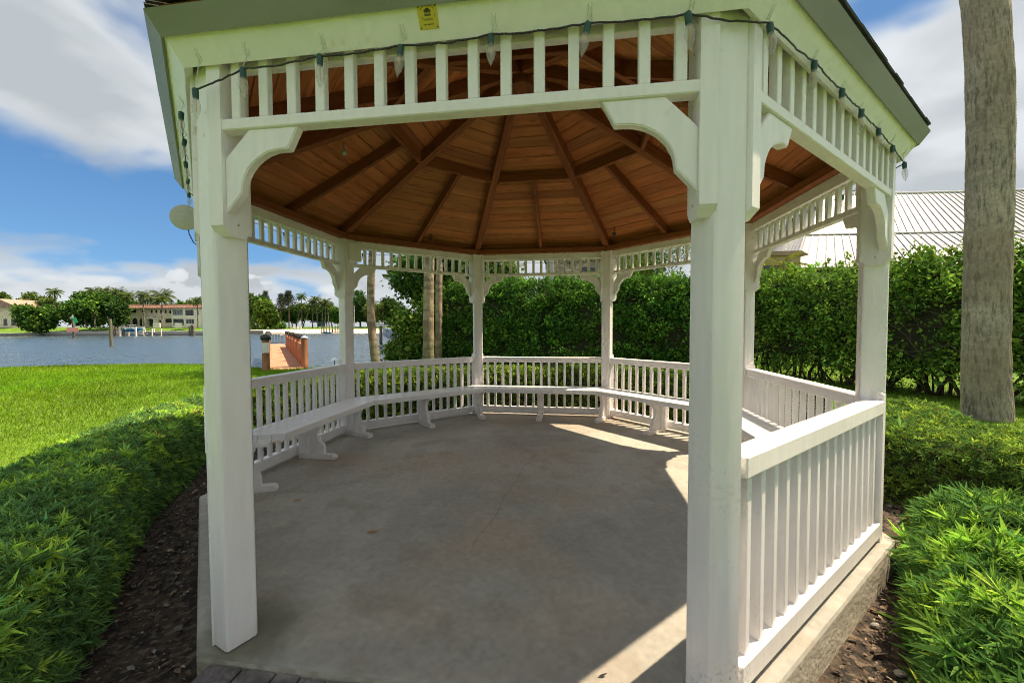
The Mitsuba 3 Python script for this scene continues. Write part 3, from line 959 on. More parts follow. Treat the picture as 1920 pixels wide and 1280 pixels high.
for a_, b2 in zip(seq[:-1], seq[1:]):
    A, B_ = tops[a_], tops[b2]
    L_ = np.linalg.norm(B_ - A)
    for s in np.linspace(0, 1, 14, endpoint=False):
        wire.append(A + (B_ - A) * s - np.array([0, 0, 0.10 * L_ * s * (1 - s)]) + r.normal(0, 0.0012, 3))
wire.append(tops[seq[-1]])
obj('cord', tube(wire, 0.0032, 6), 'black_metal', sl, smooth=True)

# round radio dish on the post behind the left front one
ds = thing('dish_antenna', 'small round beige dish antenna on a short mast left of the gazebo', 'antenna')
dc = np.array([-2.532, -0.972, 2.185])
dn = unit(np.array([0.55, -0.80, 0.0]))
FD = frame(dc, np.cross([0, 0, 1], dn), dn)
obj('dish', (lambda v, f: (mv(v, FD), f))(*lathe([(0, -0.035), (0.05, -0.033), (0.090, -0.012), (0.098, 0.0), (0.0965, 0.004), (0.07, 0.012), (0.03, 0.017), (0.0, 0.018)], 40)), 'dish_plastic', ds, smooth=35)
side = np.cross([0, 0, 1.0], dn)
mast = dc + side * 0.070 - dn * 0.055
obj('mast', join([cbox(mast + [-0.018, -0.018, -0.17], mast + [0.018, 0.018, 0.10], 0.004), cbox(mast + [-0.03, -0.03, 0.03], mast + [0.03, 0.03, 0.085], 0.004)]), 'dish_plastic', ds)
obj('bracket', join([tube([mast + [0, 0, 0.05], np.array([-2.36, -0.96, 2.235])], 0.011, 8), tube([mast + [0, 0, -0.02], np.array([-2.36, -0.96, 2.165])], 0.008, 8)]), 'grey_metal', ds)
c0, c1 = dc - [0, 0, 0.095] + side * 0.02, mast - [0, 0, 0.17]
obj('cable', tube([c0, c0 + [0.004, 0, -0.03], (c0 + c1) / 2 + [0, 0, -0.10 + 0.045], c1 + [0, 0, -0.035], c1], 0.004, 6), 'blue_cable', ds, smooth=True)

# little things on the floor
def floor_leaf(x, y, ang, L, m_, label):
    s = np.linspace(0, 1, 6)
    up_, lo_ = [], []
    for t in s:
        w = 0.16 * L * math.sin(math.pi * min(1, t * 0.98 + 0.01))
        up_.append((L * t, w, 0.003 + 0.008 * t * t))
        lo_.append((L * t, -w, 0.004 + 0.005 * t))
    V = np.array(up_ + lo_)
    F = [[i, i + 6, i + 7] for i in range(5)] + [[i, i + 7, i + 1] for i in range(5)]
    c_, s_ = math.cos(ang), math.sin(ang)
    V = V @ np.array([[c_, s_, 0], [-s_, c_, 0], [0, 0, 1]]) + [x, y, 0.0015]
    obj('fallen_leaf', (V, np.array(F)), m_, label=label, cat='leaf')


floor_leaf(-0.86, -1.37, 0.2, 0.085, 'leaf_orange', 'curled orange fallen leaf in the middle left of the slab')
floor_leaf(-1.66, -0.98, 0.1, 0.075, 'leaf_orange', 'orange fallen leaf on the slab close to the end of the bench')
floor_leaf(0.56, -2.29, 0.3, 0.035, 'leaf_dark', 'tiny dark leaf on the slab near the front paving')
# ------------------------------------------------------------------ hedges, grass, palms close by
def resample(poly, step):
    p = np.array(poly, float)
    d = np.r_[0, np.cumsum(np.linalg.norm(np.diff(p, axis=0), axis=1))]
    # smooth curve through the points
    from scipy.interpolate import CubicSpline
    cs = CubicSpline(d, p)
    s = np.linspace(0, d[-1], max(3, int(d[-1] / step) + 1))
    q = cs(s)
    t = unit(cs(s, 1))
    return s, q, np.stack([t[:, 1], -t[:, 0]], 1)


def section(w, h, pw=5.0, n=200):
    th = np.linspace(0, math.pi, n)
    x = w / 2 * np.sign(np.cos(th)) * np.abs(np.cos(th)) ** (2 / pw)
    z = h * np.abs(np.sin(th)) ** (2 / pw)
    d = np.r_[0, np.cumsum(np.hypot(np.diff(x), np.diff(z)))]
    u = np.linspace(0, d[-1], 400)
    x, z = np.interp(u, d, x), np.interp(u, d, z)
    nx, nz = np.gradient(z), -np.gradient(x)
    l = np.hypot(nx, nz)
    return u, x, z, nx / l, nz / l


class Strip:
    """a clipped hedge: a rounded section swept along a line; samples its surface"""

    def __init__(self, poly, w, h, z0=-0.2, pw=5.0, rough=0.03, freq=4.0, seed=1):
        self.s, self.q, self.nrm = resample(poly, 0.05)
        self.sec = section(w, h, pw)
        self.z0, self.rough, self.freq, self.seed = z0, rough, freq, seed
        self.area = self.s[-1] * self.sec[0][-1]

    def at(self, s, u, inset=0.0):
        qx, qy = np.interp(s, self.s, self.q[:, 0]), np.interp(s, self.s, self.q[:, 1])
        nx, ny = np.interp(s, self.s, self.nrm[:, 0]), np.interp(s, self.s, self.nrm[:, 1])
        U, X, Z, NX, NZ = self.sec
        x, z, a, b = (np.interp(u, U, k) for k in (X, Z, NX, NZ))
        P = np.stack([qx + nx * x, qy + ny * x, self.z0 + z], -1)
        N = unit(np.stack([nx * a, ny * a, b], -1))
        d = self.rough * 2 * (meshkit.fbm(P * self.freq, 3, self.seed) - 0.5) - inset
        return P + N * d[..., None], N

    def sample(self, n, r, inset=None):
        s, u = r.uniform(0, self.s[-1], n), r.uniform(0, self.sec[0][-1], n)
        return self.at(s, u, r.uniform(0, 0.06, n) if inset is None else inset)

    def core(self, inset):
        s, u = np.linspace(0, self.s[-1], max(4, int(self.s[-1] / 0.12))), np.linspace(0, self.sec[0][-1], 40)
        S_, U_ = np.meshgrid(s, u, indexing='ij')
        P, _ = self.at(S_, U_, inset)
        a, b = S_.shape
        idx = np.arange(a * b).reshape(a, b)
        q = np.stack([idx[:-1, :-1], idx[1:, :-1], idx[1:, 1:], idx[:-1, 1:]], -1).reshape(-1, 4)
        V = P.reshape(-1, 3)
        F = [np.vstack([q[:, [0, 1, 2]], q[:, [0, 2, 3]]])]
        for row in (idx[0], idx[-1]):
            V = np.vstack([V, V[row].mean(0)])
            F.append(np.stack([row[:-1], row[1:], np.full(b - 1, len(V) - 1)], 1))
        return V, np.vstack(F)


def rosettes(P, N, r, L, W, per, base, young, up_=0.6, spread=(0.5, 1.25)):
    """shoots with narrow leaves fanned round them"""
    n = len(P)
    A = unit(N * 0.75 + np.array([0, 0, up_]) + r.normal(0, 0.33, (n, 3)))
    A = np.repeat(A, per, 0)
    R = rand_dirs(n * per, r)
    S = unit(R - A * (R * A).sum(1, keepdims=True))
    th = r.uniform(*spread, n * per)[:, None]
    D = A * np.cos(th) + S * np.sin(th)
    ln = L * np.exp(r.normal(0, 0.22, n * per)) * np.repeat(np.exp(r.normal(0, 0.18, n)), per)
    pat = meshkit.fbm(P * 5.0, 3, 77)
    yg = r.random(n) < np.clip(0.32 + 2.6 * (pat - 0.5), 0.05, 0.8) * np.clip(0.35 + N[:, 2], 0.2, 1)
    c = np.where(yg[:, None], tint(n, young, 0.25, 0.08, r), tint(n, base, 0.28, 0.10, r))
    old = r.random(n) < 0.004
    c[old] = tint(old.sum(), (0.26, 0.19, 0.08), 0.25, 0.08, r)
    c = np.repeat(c, per, 0) * np.exp(r.normal(0, 0.16, (n * per, 1)))
    return leaves(np.repeat(P, per, 0) + D * ln[:, None] * 0.06, D, unit(np.cross(np.cross(D, A), D) + 1e-6), ln, W * ln / L, c, r.uniform(0.0, 0.25, n * per)[:, None], 0.5, 0.15)


def twigs(strip, n, r, reach):
    parts = []
    for i in range(n):
        s = r.uniform(0, strip.s[-1])
        x, y = np.interp(s, strip.s, strip.q[:, 0]) + r.normal(0, 0.12), np.interp(s, strip.s, strip.q[:, 1]) + r.normal(0, 0.12)
        p = np.array([x, y, strip.z0 - 0.02])
        pts = [p]
        d = unit(np.array([r.normal(0, 0.35), r.normal(0, 0.35), 1.0]))
        for j in range(4):
            p = p + d * reach / 4
            d = unit(d + r.normal(0, 0.22, 3))
            pts.append(p)
        parts.append(tube(pts, np.linspace(0.011, 0.004, 5), 5))
    return join(parts)


def hedge(name, label, poly, w, h, per_m2, per, L, W, base, young, seed, rough=0.04, inset=0.10, pw=5.0, freq=4.0, up_=0.6, extra=0.35, mt='leaf', z0=-0.2, spread=(0.5, 1.25), stems=60):
    r = np.random.default_rng(seed)
    st = Strip(poly, w, h, z0, pw, rough, freq, seed)
    n = int(st.area * per_m2)
    P, N = st.sample(n, r)
    k = int(n * extra)
    P2, N2 = st.sample(k, r, r.uniform(0.05, inset + 0.03, k))
    v, f, c = rosettes(np.vstack([P, P2]), np.vstack([N, N2]), r, L, W, per, base, young, up_, spread)
    t = thing(name, label, 'hedge')
    obj('foliage', (v, f), mt, t, color=c)
    obj('branches', st.core(inset), 'twig_mass', t, smooth=True)
    obj('stem', twigs(st, stems, r, h * 0.7), 'twig', t)
    return st


DKG, YGG = (0.19, 0.345, 0.105), (0.44, 0.66, 0.105)
hedge('clipped_hedge', 'long shaded clipped hedge of narrow leaves curving along the lawn left of the gazebo', LEFT, 0.80, 0.61, 1500, 11, 0.042, 0.0066, DKG, YGG, 101, 0.045, 0.09)
hedge('clipped_hedge', 'low small leaved hedge curving behind the gazebo with a sunlit flat top', BACK, 0.90, 0.80, 900, 7, 0.036, 0.013, (0.12, 0.215, 0.040), (0.33, 0.46, 0.060), 102, 0.035, 0.08)
hedge('clipped_hedge', 'sunlit clipped hedge to the right of the gazebo in front of the thick palm trunk', RIGHT + [], 1.45, 0.62, 1300, 9, 0.040, 0.0075, (0.125, 0.225, 0.050), (0.32, 0.46, 0.070), 103, 0.06, 0.10)
hedge('clipped_hedge', 'small piece of clipped hedge closing the ring beside the right rear railing', [(4.3, 1.9), (4.25, 1.4), (3.95, 0.95), (3.7, 0.6)], 0.9, 0.62, 1200, 9, 0.040, 0.0075, (0.125, 0.225, 0.050), (0.32, 0.46, 0.070), 104, 0.05, 0.09)
hedge('shrub_bed', 'bed of long leaved bright green shrubs at the right front edge of the gazebo', NEAR, 1.30, 0.55, 900, 12, 0.062, 0.0078, (0.115, 0.240, 0.060), (0.33, 0.54, 0.080), 105, 0.08, 0.11, 3.2, 3.0, 0.45)

# grass blades on the lawn
r = np.random.default_rng(41)
ring_out = Polygon(bedpoly).buffer(0.05)
landp = Polygon(SHORE + [(3, 30), (12, 12), (12, -1), (8, -3), (2, -12), (-60, -12)])


def blades(n, box, dens_ref, size):
    x, y = r.uniform(box[0], box[1], n), r.uniform(box[2], box[3], n)
    d = np.hypot(x - CAM[0], y - CAM[1])
    k = contains_xy(landp, x, y) & ~contains_xy(ring_out, x, y) & (r.random(n) < np.clip((dens_ref / d) ** 1.2, 0, 1))
    # only where the lawn can be seen or stepped towards
    x, y, d = x[k], y[k], d[k]
    m_ = len(x)
    D = unit(np.stack([r.normal(0, 0.55, m_), r.normal(0, 0.55, m_), np.ones(m_)], 1))
    S = unit(np.stack([r.normal(size=m_), r.normal(size=m_), np.zeros(m_)], 1))
    ln = size * np.exp(r.normal(0, 0.3, m_)) * np.clip(d / 9, 0.8, 2.0) ** 0.4
    wd = 0.0065 * np.clip(d / 6, 1, 3.2)
    g_ = meshkit.fbm(np.stack([x * 0.5, y * 0.5, x * 0], 1), 3, 4)
    base = np.array([0.158, 0.285, 0.012]) * (0.45 + 1.1 * g_[:, None]) * np.array([1, 1, 1]) * (1 + np.array([0.5, 0.0, 0.2]) * (meshkit.fbm(np.stack([x * 0.22, y * 0.22, x * 0], 1), 3, 9)[:, None] - 0.5))
    c = np.clip(base * np.exp(r.normal(0, 0.28, (m_, 1))), 0, 0.6)
    dry = r.random(m_) < 0.06
    c[dry] = tint(dry.sum(), (0.32, 0.32, 0.12), 0.2, 0.08, r)
    P = np.stack([x, y, np.full(m_, -0.205)], 1)
    v = np.stack([P - S * wd[:, None] / 2, P + S * wd[:, None] / 2, P + D * ln[:, None]], 1).reshape(-1, 3)
    return v, np.arange(m_ * 3).reshape(-1, 3), np.repeat(c, 3, 0)


gb = joinc([blades(620000, (-24, -2.5, -6, 12), 8.0, 0.062), blades(90000, (-4, 12, 4.5, 16), 8.0, 0.07), blades(60000, (3.5, 12, -1.5, 4.5), 8.0, 0.06)])
obj('grass', gb[:2], 'grass_blade', label='bright green lawn grass running down to the water', cat='grass', kind='stuff', color=gb[2])


# tall hedges of broader leaves
def clumpy(P, N, r, per, rad, L, W, base, young, flat=0.5):
    """leaf clumps: a bunch of broad leaves round each centre, turned outward"""
    n = len(P)
    C = np.repeat(P, per, 0) + r.normal(0, rad, (n * per, 3))
    D = unit(rand_dirs(n * per, r) + np.repeat(N, per, 0) * 0.5 + [0, 0, 0.1])
    Nn = unit(np.repeat(N, per, 0) * 0.6 + rand_dirs(n * per, r) * 0.9 + [0, 0, flat])
    yg = r.random(n) < 0.25
    c = np.where(yg[:, None], tint(n, young, 0.3, 0.10, r), tint(n, base, 0.35, 0.12, r))
    c = np.repeat(c, per, 0) * np.exp(r.normal(0, 0.22, (n * per, 1)))
    ln = L * np.exp(r.normal(0, 0.25, n * per))
    return leaves(C, D, Nn, ln, ln * W / L, c, 0.12, 0.45, 0.18)


def tall_hedge(label, poly, w, h, seed, n_m2, per, base, young, open_below=None, L=0.075, W=0.042, rough=0.22, rad=0.085, trunks=0, inset=0.36):
    r = np.random.default_rng(seed)
    st = Strip(poly, w, h, -0.2, 4.0, rough, 0.85, seed)
    n = int(st.area * n_m2)
    P, N = st.sample(n, r, r.uniform(-0.05, 0.26, n))
    hole = meshkit.fbm(P * 1.9, 4, seed + 11)
    k = hole > 0.40 + 0.06 * r.random(n)
    P, N = P[k], N[k]
    P = P + N * (0.30 * np.clip(meshkit.fbm(P * 2.6, 3, seed + 17) - 0.52, 0, 1))[:, None]
    n = len(P)
    if open_below is not None:
        lim = open_below + 1.1 * (meshkit.fbm(P * 1.1, 3, seed + 5) - 0.45)
        k = (P[:, 2] > lim) | (r.random(n) < 0.34)
        P, N = P[k], N[k]
    t = thing('tall_hedge', label, 'hedge')
    v, f, c = clumpy(P, N, r, per, rad, L, W, base, young)
    obj('foliage', (v, f), 'leaf_glossy', t, color=c)
    # sprigs standing out of the top
    m_ = int(st.s[-1] * 14)
    s = r.uniform(0, st.s[-1], m_)
    P, N = st.at(s, np.full(m_, st.sec[0][-1] / 2) + r.normal(0, w * 0.3, m_), 0.0)
    Q = np.repeat(P, 26, 0) + np.repeat(unit(r.normal(0, 0.4, (m_, 3)) + [0, 0, 1]), 26, 0) * (np.tile(np.linspace(0, 0.42, 26), m_) * np.repeat(r.uniform(0.3, 1.1, m_), 26))[:, None]
    D = unit(rand_dirs(len(Q), r) + [0, 0, 0.5])
    v, f, c = leaves(Q, D, unit(rand_dirs(len(Q), r) + [0, 0, 0.6]), L, W, np.repeat(tint(m_, young, 0.3, 0.1, r), 26, 0), 0.15, 0.45, 0.15)
    obj('shoots', (v, f), 'leaf_glossy', t, color=c)
    core = st.core(inset)
    if open_below is not None:
        cv = core[0].copy()
        low = open_below + 0.35
        cv[:, 2] = np.where(cv[:, 2] < low, low, cv[:, 2])
        core = (cv, core[1])
    obj('branches', core, 'twig_mass', t, smooth=True)
    for i in range(trunks):
        s = st.s[-1] * (i + 0.5 + r.uniform(-0.3, 0.3)) / trunks
        x, y = np.interp(s, st.s, st.q[:, 0]), np.interp(s, st.s, st.q[:, 1])
        parts = []
        for b in range(r.integers(3, 6)):
            p = np.array([x + r.normal(0, 0.10), y + r.normal(0, 0.10), -0.25])
            d = unit(np.array([r.normal(0, 0.42), r.normal(0, 0.42), 1.0]))
            pts, rad_ = [p], [r.uniform(0.022, 0.05)]
            for j in range(7):
                p = p + d * 0.28
                d = unit(d + r.normal(0, 0.20, 3) + [0, 0, 0.06])
                pts.append(p)
                rad_.append(rad_[-1] * 0.86)
                if j > 1 and r.random() < 0.8:
                    dd = unit(d + r.normal(0, 0.75, 3))
                    e = [p]
                    for jj in range(4):
                        e.append(e[-1] + dd * 0.2)
                        dd = unit(dd + r.normal(0, 0.3, 3))
                    parts.append(tube(e, np.linspace(rad_[-1] * 0.55, 0.004, 5), 5, False))
            parts.append(tube(pts, rad_, 7, False))
        obj('trunk', join(parts), 'twig', t, smooth=60)
    return st


tall_hedge('tall dense dark green hedge closing the view straight behind the gazebo', [(-4.9, 11.9), (-3.0, 11.6), (-0.5, 11.2), (2.2, 10.9), (5.2, 10.6)], 1.9, 3.05, 201, 100, 14, (0.065, 0.150, 0.028), (0.14, 0.29, 0.045), None, 0.095, 0.055)
tall_hedge('tall loose hedge on bare stems standing right of the gazebo below the white metal roof', [(5.6, 10.9), (6.7, 9.4), (7.7, 7.5), (8.6, 6.2), (9.8, 4.9), (11.5, 3.6)], 1.7, 3.02, 202, 90, 13, (0.105, 0.205, 0.036), (0.25, 0.40, 0.060), 0.22, 0.092, 0.052, 0.34, 0.11, 24)


# palm trunks and crowns
def trunk_mesh(path, rad, sides=48, seed=0, bumps=0.012, per=0.05, rings=0.0):
    """swept trunk with uv (around, along in metres) and a rough surface"""
    from scipy.interpolate import CubicSpline
    P = np.array(path, float)
    d = np.r_[0, np.cumsum(np.linalg.norm(np.diff(P, axis=0), axis=1))]
    n = max(8, int(d[-1] / per))
    s = np.linspace(0, d[-1], n)
    C = CubicSpline(d, P)(s)
    R = np.interp(s, d, rad)
    th = np.arange(sides + 1) * 2 * np.pi / sides
    circ = np.stack([np.cos(th), np.sin(th)], 1)
    S_, TH = np.meshgrid(s, th, indexing='ij')
    q = np.stack([np.cos(TH) * 3.2, np.sin(TH) * 3.2, S_ * 3.0], -1)
    q2 = np.stack([np.cos(TH) * 9, np.sin(TH) * 9, S_ * 2.2], -1)
    disp = bumps * 2 * (meshkit.fbm(q, 4, seed) - 0.5) + bumps * 1.2 * (meshkit.fbm(q2, 3, seed + 3) - 0.5)
    q3 = np.stack([np.cos(TH) * 24, np.sin(TH) * 24, S_ * 7.0], -1)
    disp = disp - bumps * 0.9 * np.clip(meshkit.fbm(q3, 2, seed + 8) - 0.52, 0, 1) * 3
    if rings:
        disp = disp + rings * np.abs(np.sin(S_ * math.pi / 0.11 + 2.0 * meshkit.noise(q * 0.5, seed)))
    V = np.stack([C[:, None, 0] + (R[:, None] + disp) * circ[None, :, 0], C[:, None, 1] + (R[:, None] + disp) * circ[None, :, 1], np.repeat(C[:, 2:3], sides + 1, 1)], -1)
    idx = np.arange(n * (sides + 1)).reshape(n, sides + 1)
    q = np.stack([idx[:-1, :-1], idx[:-1, 1:], idx[1:, 1:], idx[1:, :-1]], -1).reshape(-1, 4)
    uv = np.stack([TH / (2 * np.pi), S_], -1).reshape(-1, 2)
    return (V.reshape(-1, 3), q), uv


def frond(L, droop, r, nl=26, wl=0.5, col=(0.156, 0.240, 0.048), rise=0.6, lw=0.045):
    """one feather leaf along +x: rachis and drooping leaflets"""
    t = np.linspace(0, 1, 12)
    ang = rise - droop * t
    x = np.r_[0, np.cumsum(np.cos(ang[:-1]))] * L / 11
    z = np.r_[0, np.cumsum(np.sin(ang[:-1]))] * L / 11
    pts = np.stack([x, x * 0, z], 1)
    rv, rf = tube(pts, np.linspace(0.02, 0.006, 12) * L / 2.5, 4, False)
    u = np.linspace(0.12, 1, nl)
    P = np.stack([np.interp(u, t, x), u * 0, np.interp(u, t, z)], 1)
    P = np.vstack([P, P])
    sg = np.r_[np.ones(nl), -np.ones(nl)]
    tang = np.interp(np.r_[u, u], t, ang)
    D = unit(np.stack([np.cos(tang) * 0.75, sg * 0.9, np.sin(tang) * 0.75 - 0.35 - 0.2 * r.random(2 * nl)], 1))
    uu = np.r_[u, u]
    ln = wl * L * 0.42 * (np.sin(np.pi * np.clip(uu, 0.05, 0.97)) ** 0.6 + 0.12)
    v, f, c = leaves(P, D, np.tile([0, 0, 1.0], (2 * nl, 1)), ln, lw * L * 0.5, tint(2 * nl, col, 0.18, 0.08, r), 0.18, 0.4, 0.1)
    return joinc([(v, f, c), (rv, rf, np.tile([0.16, 0.17, 0.05], (len(rv), 1)))])


def palm_crown(top, L, nf, r, nl=26, col=(0.156, 0.240, 0.048), wl=0.5, lean=(0, 0), lw=0.045, down=1.5):
    parts = []
    for i in range(nf):
        e = (i + 0.5) / nf
        rise = 1.35 - e * down
        v, f, c = frond(L * r.uniform(0.85, 1.1), r.uniform(1.0, 1.7), r, nl, wl, np.array(col) * r.uniform(0.75, 1.25), rise, lw)
        a = i * 2.399 + r.normal(0, 0.2)
        R = np.array([[math.cos(a), -math.sin(a), 0], [math.sin(a), math.cos(a), 0], [0, 0, 1]])
        parts.append((v @ R.T + top, f, c))
    return joinc(parts)


def palm(label, path, rad, mt, r, L=2.6, nf=20, seed=0, sides=48, bumps=0.012, rings=0.0, group=None, col=(0.147, 0.224, 0.048)):
    t = thing('palm_tree', label, 'palm tree', group)
    m_, uv = trunk_mesh(path, rad, sides, seed, bumps, 0.04, rings)
    obj('trunk', m_, mt, t, smooth=True, uv=uv)
    v, f, c = palm_crown(np.array(path[-1]), L, nf, r, 30, col)
    obj('crown', (v, f), 'leaf', t, color=c)
    return t


r = np.random.default_rng(61)
palm('thick grey palm trunk with cracked bark standing alone right of the gazebo', [(7.13, 3.89, -0.25), (7.10, 3.90, 0.4), (7.06, 3.90, 2.4), (6.93, 3.92, 6.2), (6.95, 4.6, 9.5), (7.2, 6.4, 14.0), (7.4, 8.8, 19.0)], (0.300, 0.277, 0.268, 0.262, 0.25, 0.22, 0.19), 'palm_bark', r, 2.4, 22, 3, 200, 0.013)
palm('slim palm trunk with a mossy foot by the water beside the jetty', [(-6.70, 10.6, -0.4), (-6.80, 10.65, 0.3), (-6.93, 10.7, 1.4), (-6.90, 10.7, 3.4), (-6.75, 10.7, 8.6)], (0.175, 0.150, 0.140, 0.132, 0.11), 'palm_bark_mossy', r, 2.3, 18, 4, 40, 0.010, 0.006)
palm('stout pale palm trunk, nearer of the pair behind the left rear railing', [(-4.33, 9.5, -0.4), (-4.31, 9.5, 0.5), (-4.29, 9.5, 2.0), (-4.23, 9.5, 4.0), (-4.2, 9.5, 9.4)], (0.20, 0.182, 0.170, 0.155, 0.13), 'palm_bark_mossy', r, 2.4, 18, 5, 48, 0.010, 0.006)
palm('thinner palm trunk close behind the stout pale one', [(-4.32, 10.55, -0.4), (-4.30, 10.55, 0.5), (-4.28, 10.55, 2.0), (-4.24, 10.55, 4.0), (-4.2, 10.55, 8.8)], (0.13, 0.122, 0.115, 0.11, 0.10), 'palm_bark_mossy', r, 2.2, 18, 6, 40, 0.009, 0.006)


# broad leaved trees built from clumps of leaves
def crown_cloud(center, radii, nclump, per, L, W, r, base, young, rad=0.22, shell=0.55, lumps=7):
    c0 = np.array(center, float)
    lc = rand_dirs(lumps, r) * np.array(radii) * r.uniform(0.45, 0.8, (lumps, 1))
    lr = r.uniform(0.34, 0.55, lumps)
    pick = r.integers(0, lumps, nclump)
    d = rand_dirs(nclump, r)
    P = lc[pick] + d * np.array(radii) * lr[pick][:, None] * (shell + (1 - shell) * r.random((nclump, 1)) ** 0.5)
    N = unit(d + unit(P) * 0.6)
    return clumpy(P + c0, N, r, per, rad, L, W, base, young)


def leafy(name, label, cat, center, radii, foot, nclump, per, L, W, seed, base, young, rad=0.22, group=None, mt='leaf_glossy', tr=0.12, lumps=9, twigs_=8):
    r = np.random.default_rng(seed)
    t = thing(name, label, cat, group)
    v, f, c = crown_cloud(center, radii, nclump, per, L, W, r, base, young, rad, lumps=lumps)
    obj('crown', (v, f), mt, t, color=c)
    parts = []
    foot, c0 = np.array(foot, float), np.array(center, float)
    mid = foot + (c0 - foot) * 0.45
    parts.append(tube([foot, (foot + mid) / 2 + r.normal(0, tr, 3) * [1, 1, 0], mid], [tr, tr * 0.85, tr * 0.7], 8))
    for i in range(twigs_):
        e = c0 + rand_dirs(1, r)[0] * np.array(radii) * 0.65
        parts.append(tube([mid, (mid + e) / 2 + r.normal(0, tr, 3), e], [tr * 0.5, tr * 0.3, tr * 0.1], 6, False))
    obj('trunk', join(parts), 'twig', t)
    return t


leafy('sea_grape_tree', 'dark round leaved tree spreading over the water behind the pair of palm trunks', 'tree', (-4.6, 13.9, 3.75), (2.5, 2.0, 1.75), (-4.2, 14.2, -0.3), 1500, 14, 0.15, 0.135, 301, (0.060, 0.136, 0.026), (0.130, 0.224, 0.048), 0.17)
leafy('sea_grape_bush', 'bright round leaved bush at the waterside between the two groups of palm trunks', 'bush', (-6.0, 11.75, 0.75), (1.15, 1.0, 1.25), (-5.9, 11.7, -0.3), 620, 12, 0.115, 0.105, 302, (0.112, 0.216, 0.038), (0.328, 0.432, 0.080), 0.12)
leafy('sea_grape_bush', 'yellow green bush between the pale palm trunks and the dark hedge', 'bush', (-4.15, 12.0, 1.15), (1.0, 0.9, 1.45), (-4.1, 12.0, -0.3), 620, 12, 0.105, 0.09, 303, (0.104, 0.208, 0.035), (0.346, 0.416, 0.064), 0.12)

# path light on the lawn by the jetty
pl = thing('path_light', 'small black path light with a white hat shade in the lawn before the water', 'path light')
PLX = np.array([-7.0, 8.35, -0.2])
obj('stem', tube([PLX - [0, 0, 0.05], PLX + [0, 0, 0.50]], 0.014, 8), 'black_metal', pl)
obj('shade', (lambda v, f: (v + PLX, f))(*lathe([(0.0, 0.50), (0.115, 0.49), (0.118, 0.498), (0.06, 0.53), (0.02, 0.555), (0.0, 0.575)], 20)), 'white_bright', pl, smooth=35)
obj('stepping_stone', cbox((-3.95, -1.75, -0.21), (-3.55, -1.50, -0.13), 0.02), 'stone_white', label='pale flat stone lying on the grass at the outer foot of the left hedge', cat='stone')
# ------------------------------------------------------------------ the jetty
jt = thing('jetty', 'terracotta coloured timber jetty with solid side walls running out into the water', 'jetty')
JO = np.array([-9.68, 9.70, -0.2])
jd = unit(np.array([-16.55, 20.85, 0.0]))
js_ = np.array([jd[1], -jd[0], 0])
JM = frame(JO, jd)          # x along the jetty, y to its left, z up
JL = 27.0
for i in range(30):
    x0 = i * JL / 30
    obj('deck_board', cbox((x0, -0.57, -0.06), (x0 + JL / 30 - 0.02, 0.57, 0.005 + 0.004 * (i % 3)), 0.004, JM), 'deck_wood', jt)
cap_ = trimesh.creation.icosphere(subdivisions=2)
r = np.random.default_rng(71)
PX = {1: [0.0, 3.2, 6.4, 9.6, 13.0, 17.0, 22.0], -1: [0.9, 4.4, 7.6, 11.0, 15.0, 20.0]}
for s in (1, -1):
    xs = PX[s]
    for a, b in zip(xs[:-1], xs[1:]):
        m_ = 4
        for i in range(m_):
            u0, u1 = a + (b - a) * i / m_, a + (b - a) * (i + 1) / m_
            obj('wall_panel', cbox((u0 + 0.006, s * 0.60 - 0.04, -0.3), (u1 - 0.006, s * 0.60 + 0.04, 0.86), 0.006, JM), 'terracotta_wood', jt)
    for i, x in enumerate(xs):
        h = 1.10 if i == 0 else 1.06
        p = (JM @ np.array([x, s * 0.64, 0, 1]))[:3]
        pile = obj('pile', (lambda v, f: (v + p, f))(*lathe([(0, -1.6), (0.118, -1.6), (0.12, 0.0), (0.116, h - 0.02), (0.10, h), (0, h)], 18)), 'terracotta_wood', jt, smooth=40)
        if not (s == -1 and i == 0):
            d = cap_.vertices * (1 + r.normal(0, 0.10, (len(cap_.vertices), 1))) * [0.165, 0.165, 0.12] + [0, 0, h + 0.06]
            obj('cover', (d + p, cap_.faces), 'dark_cover', pile, smooth=False)
        else:
            obj('cover', (lambda v, f: (v + p + [0, 0, h], f))(*lathe([(0, 0), (0.13, 0), (0.13, 0.05), (0.03, 0.10), (0.05, 0.19), (0.0, 0.22)], 14)), 'boat_hull', pile)
    obj('gate_rail', join([cbox((JL - 0.02, -0.54, z), (JL + 0.02, 0.54, z + 0.05), 0.004, JM) for z in (0.1, 1.0)]), 'black_metal', jt) if s == 1 else None
for i in range(9):
    y = -0.50 + i * 0.125
    obj('gate_bar', cbox((JL - 0.012, y - 0.012, 0.1), (JL + 0.012, y + 0.012, 1.04), 0.003, JM), 'black_metal', jt)
obj('sign', cbox((JL - 0.035, -0.52, 0.78), (JL - 0.022, -0.26, 0.98), 0.002, JM), 'white_bright', jt)
SG = frame((JM @ np.array([-0.135, 0.64, 0.82, 1]))[:3], -js_, (0, 0, 1))
sgn = obj('sign', cbox((-0.11, -0.004, -0.18), (0.11, 0.012, 0.18), 0.003, SG), 'white_bright', jt, label='small white notice on the near left pile')

# ------------------------------------------------------------------ far shore ground
def ground_strip(name, front, back, mt, kind='structure'):
    """quad strip between two polylines of (x, y, z)"""
    A, B = np.array(front, float), np.array(back, float)
    n_ = len(A)
    V = np.vstack([A, B])
    F = [[i, i + 1, n_ + i + 1, n_ + i] for i in range(n_ - 1)]
    return obj(name, (V, np.array(F)), mt, kind=kind)


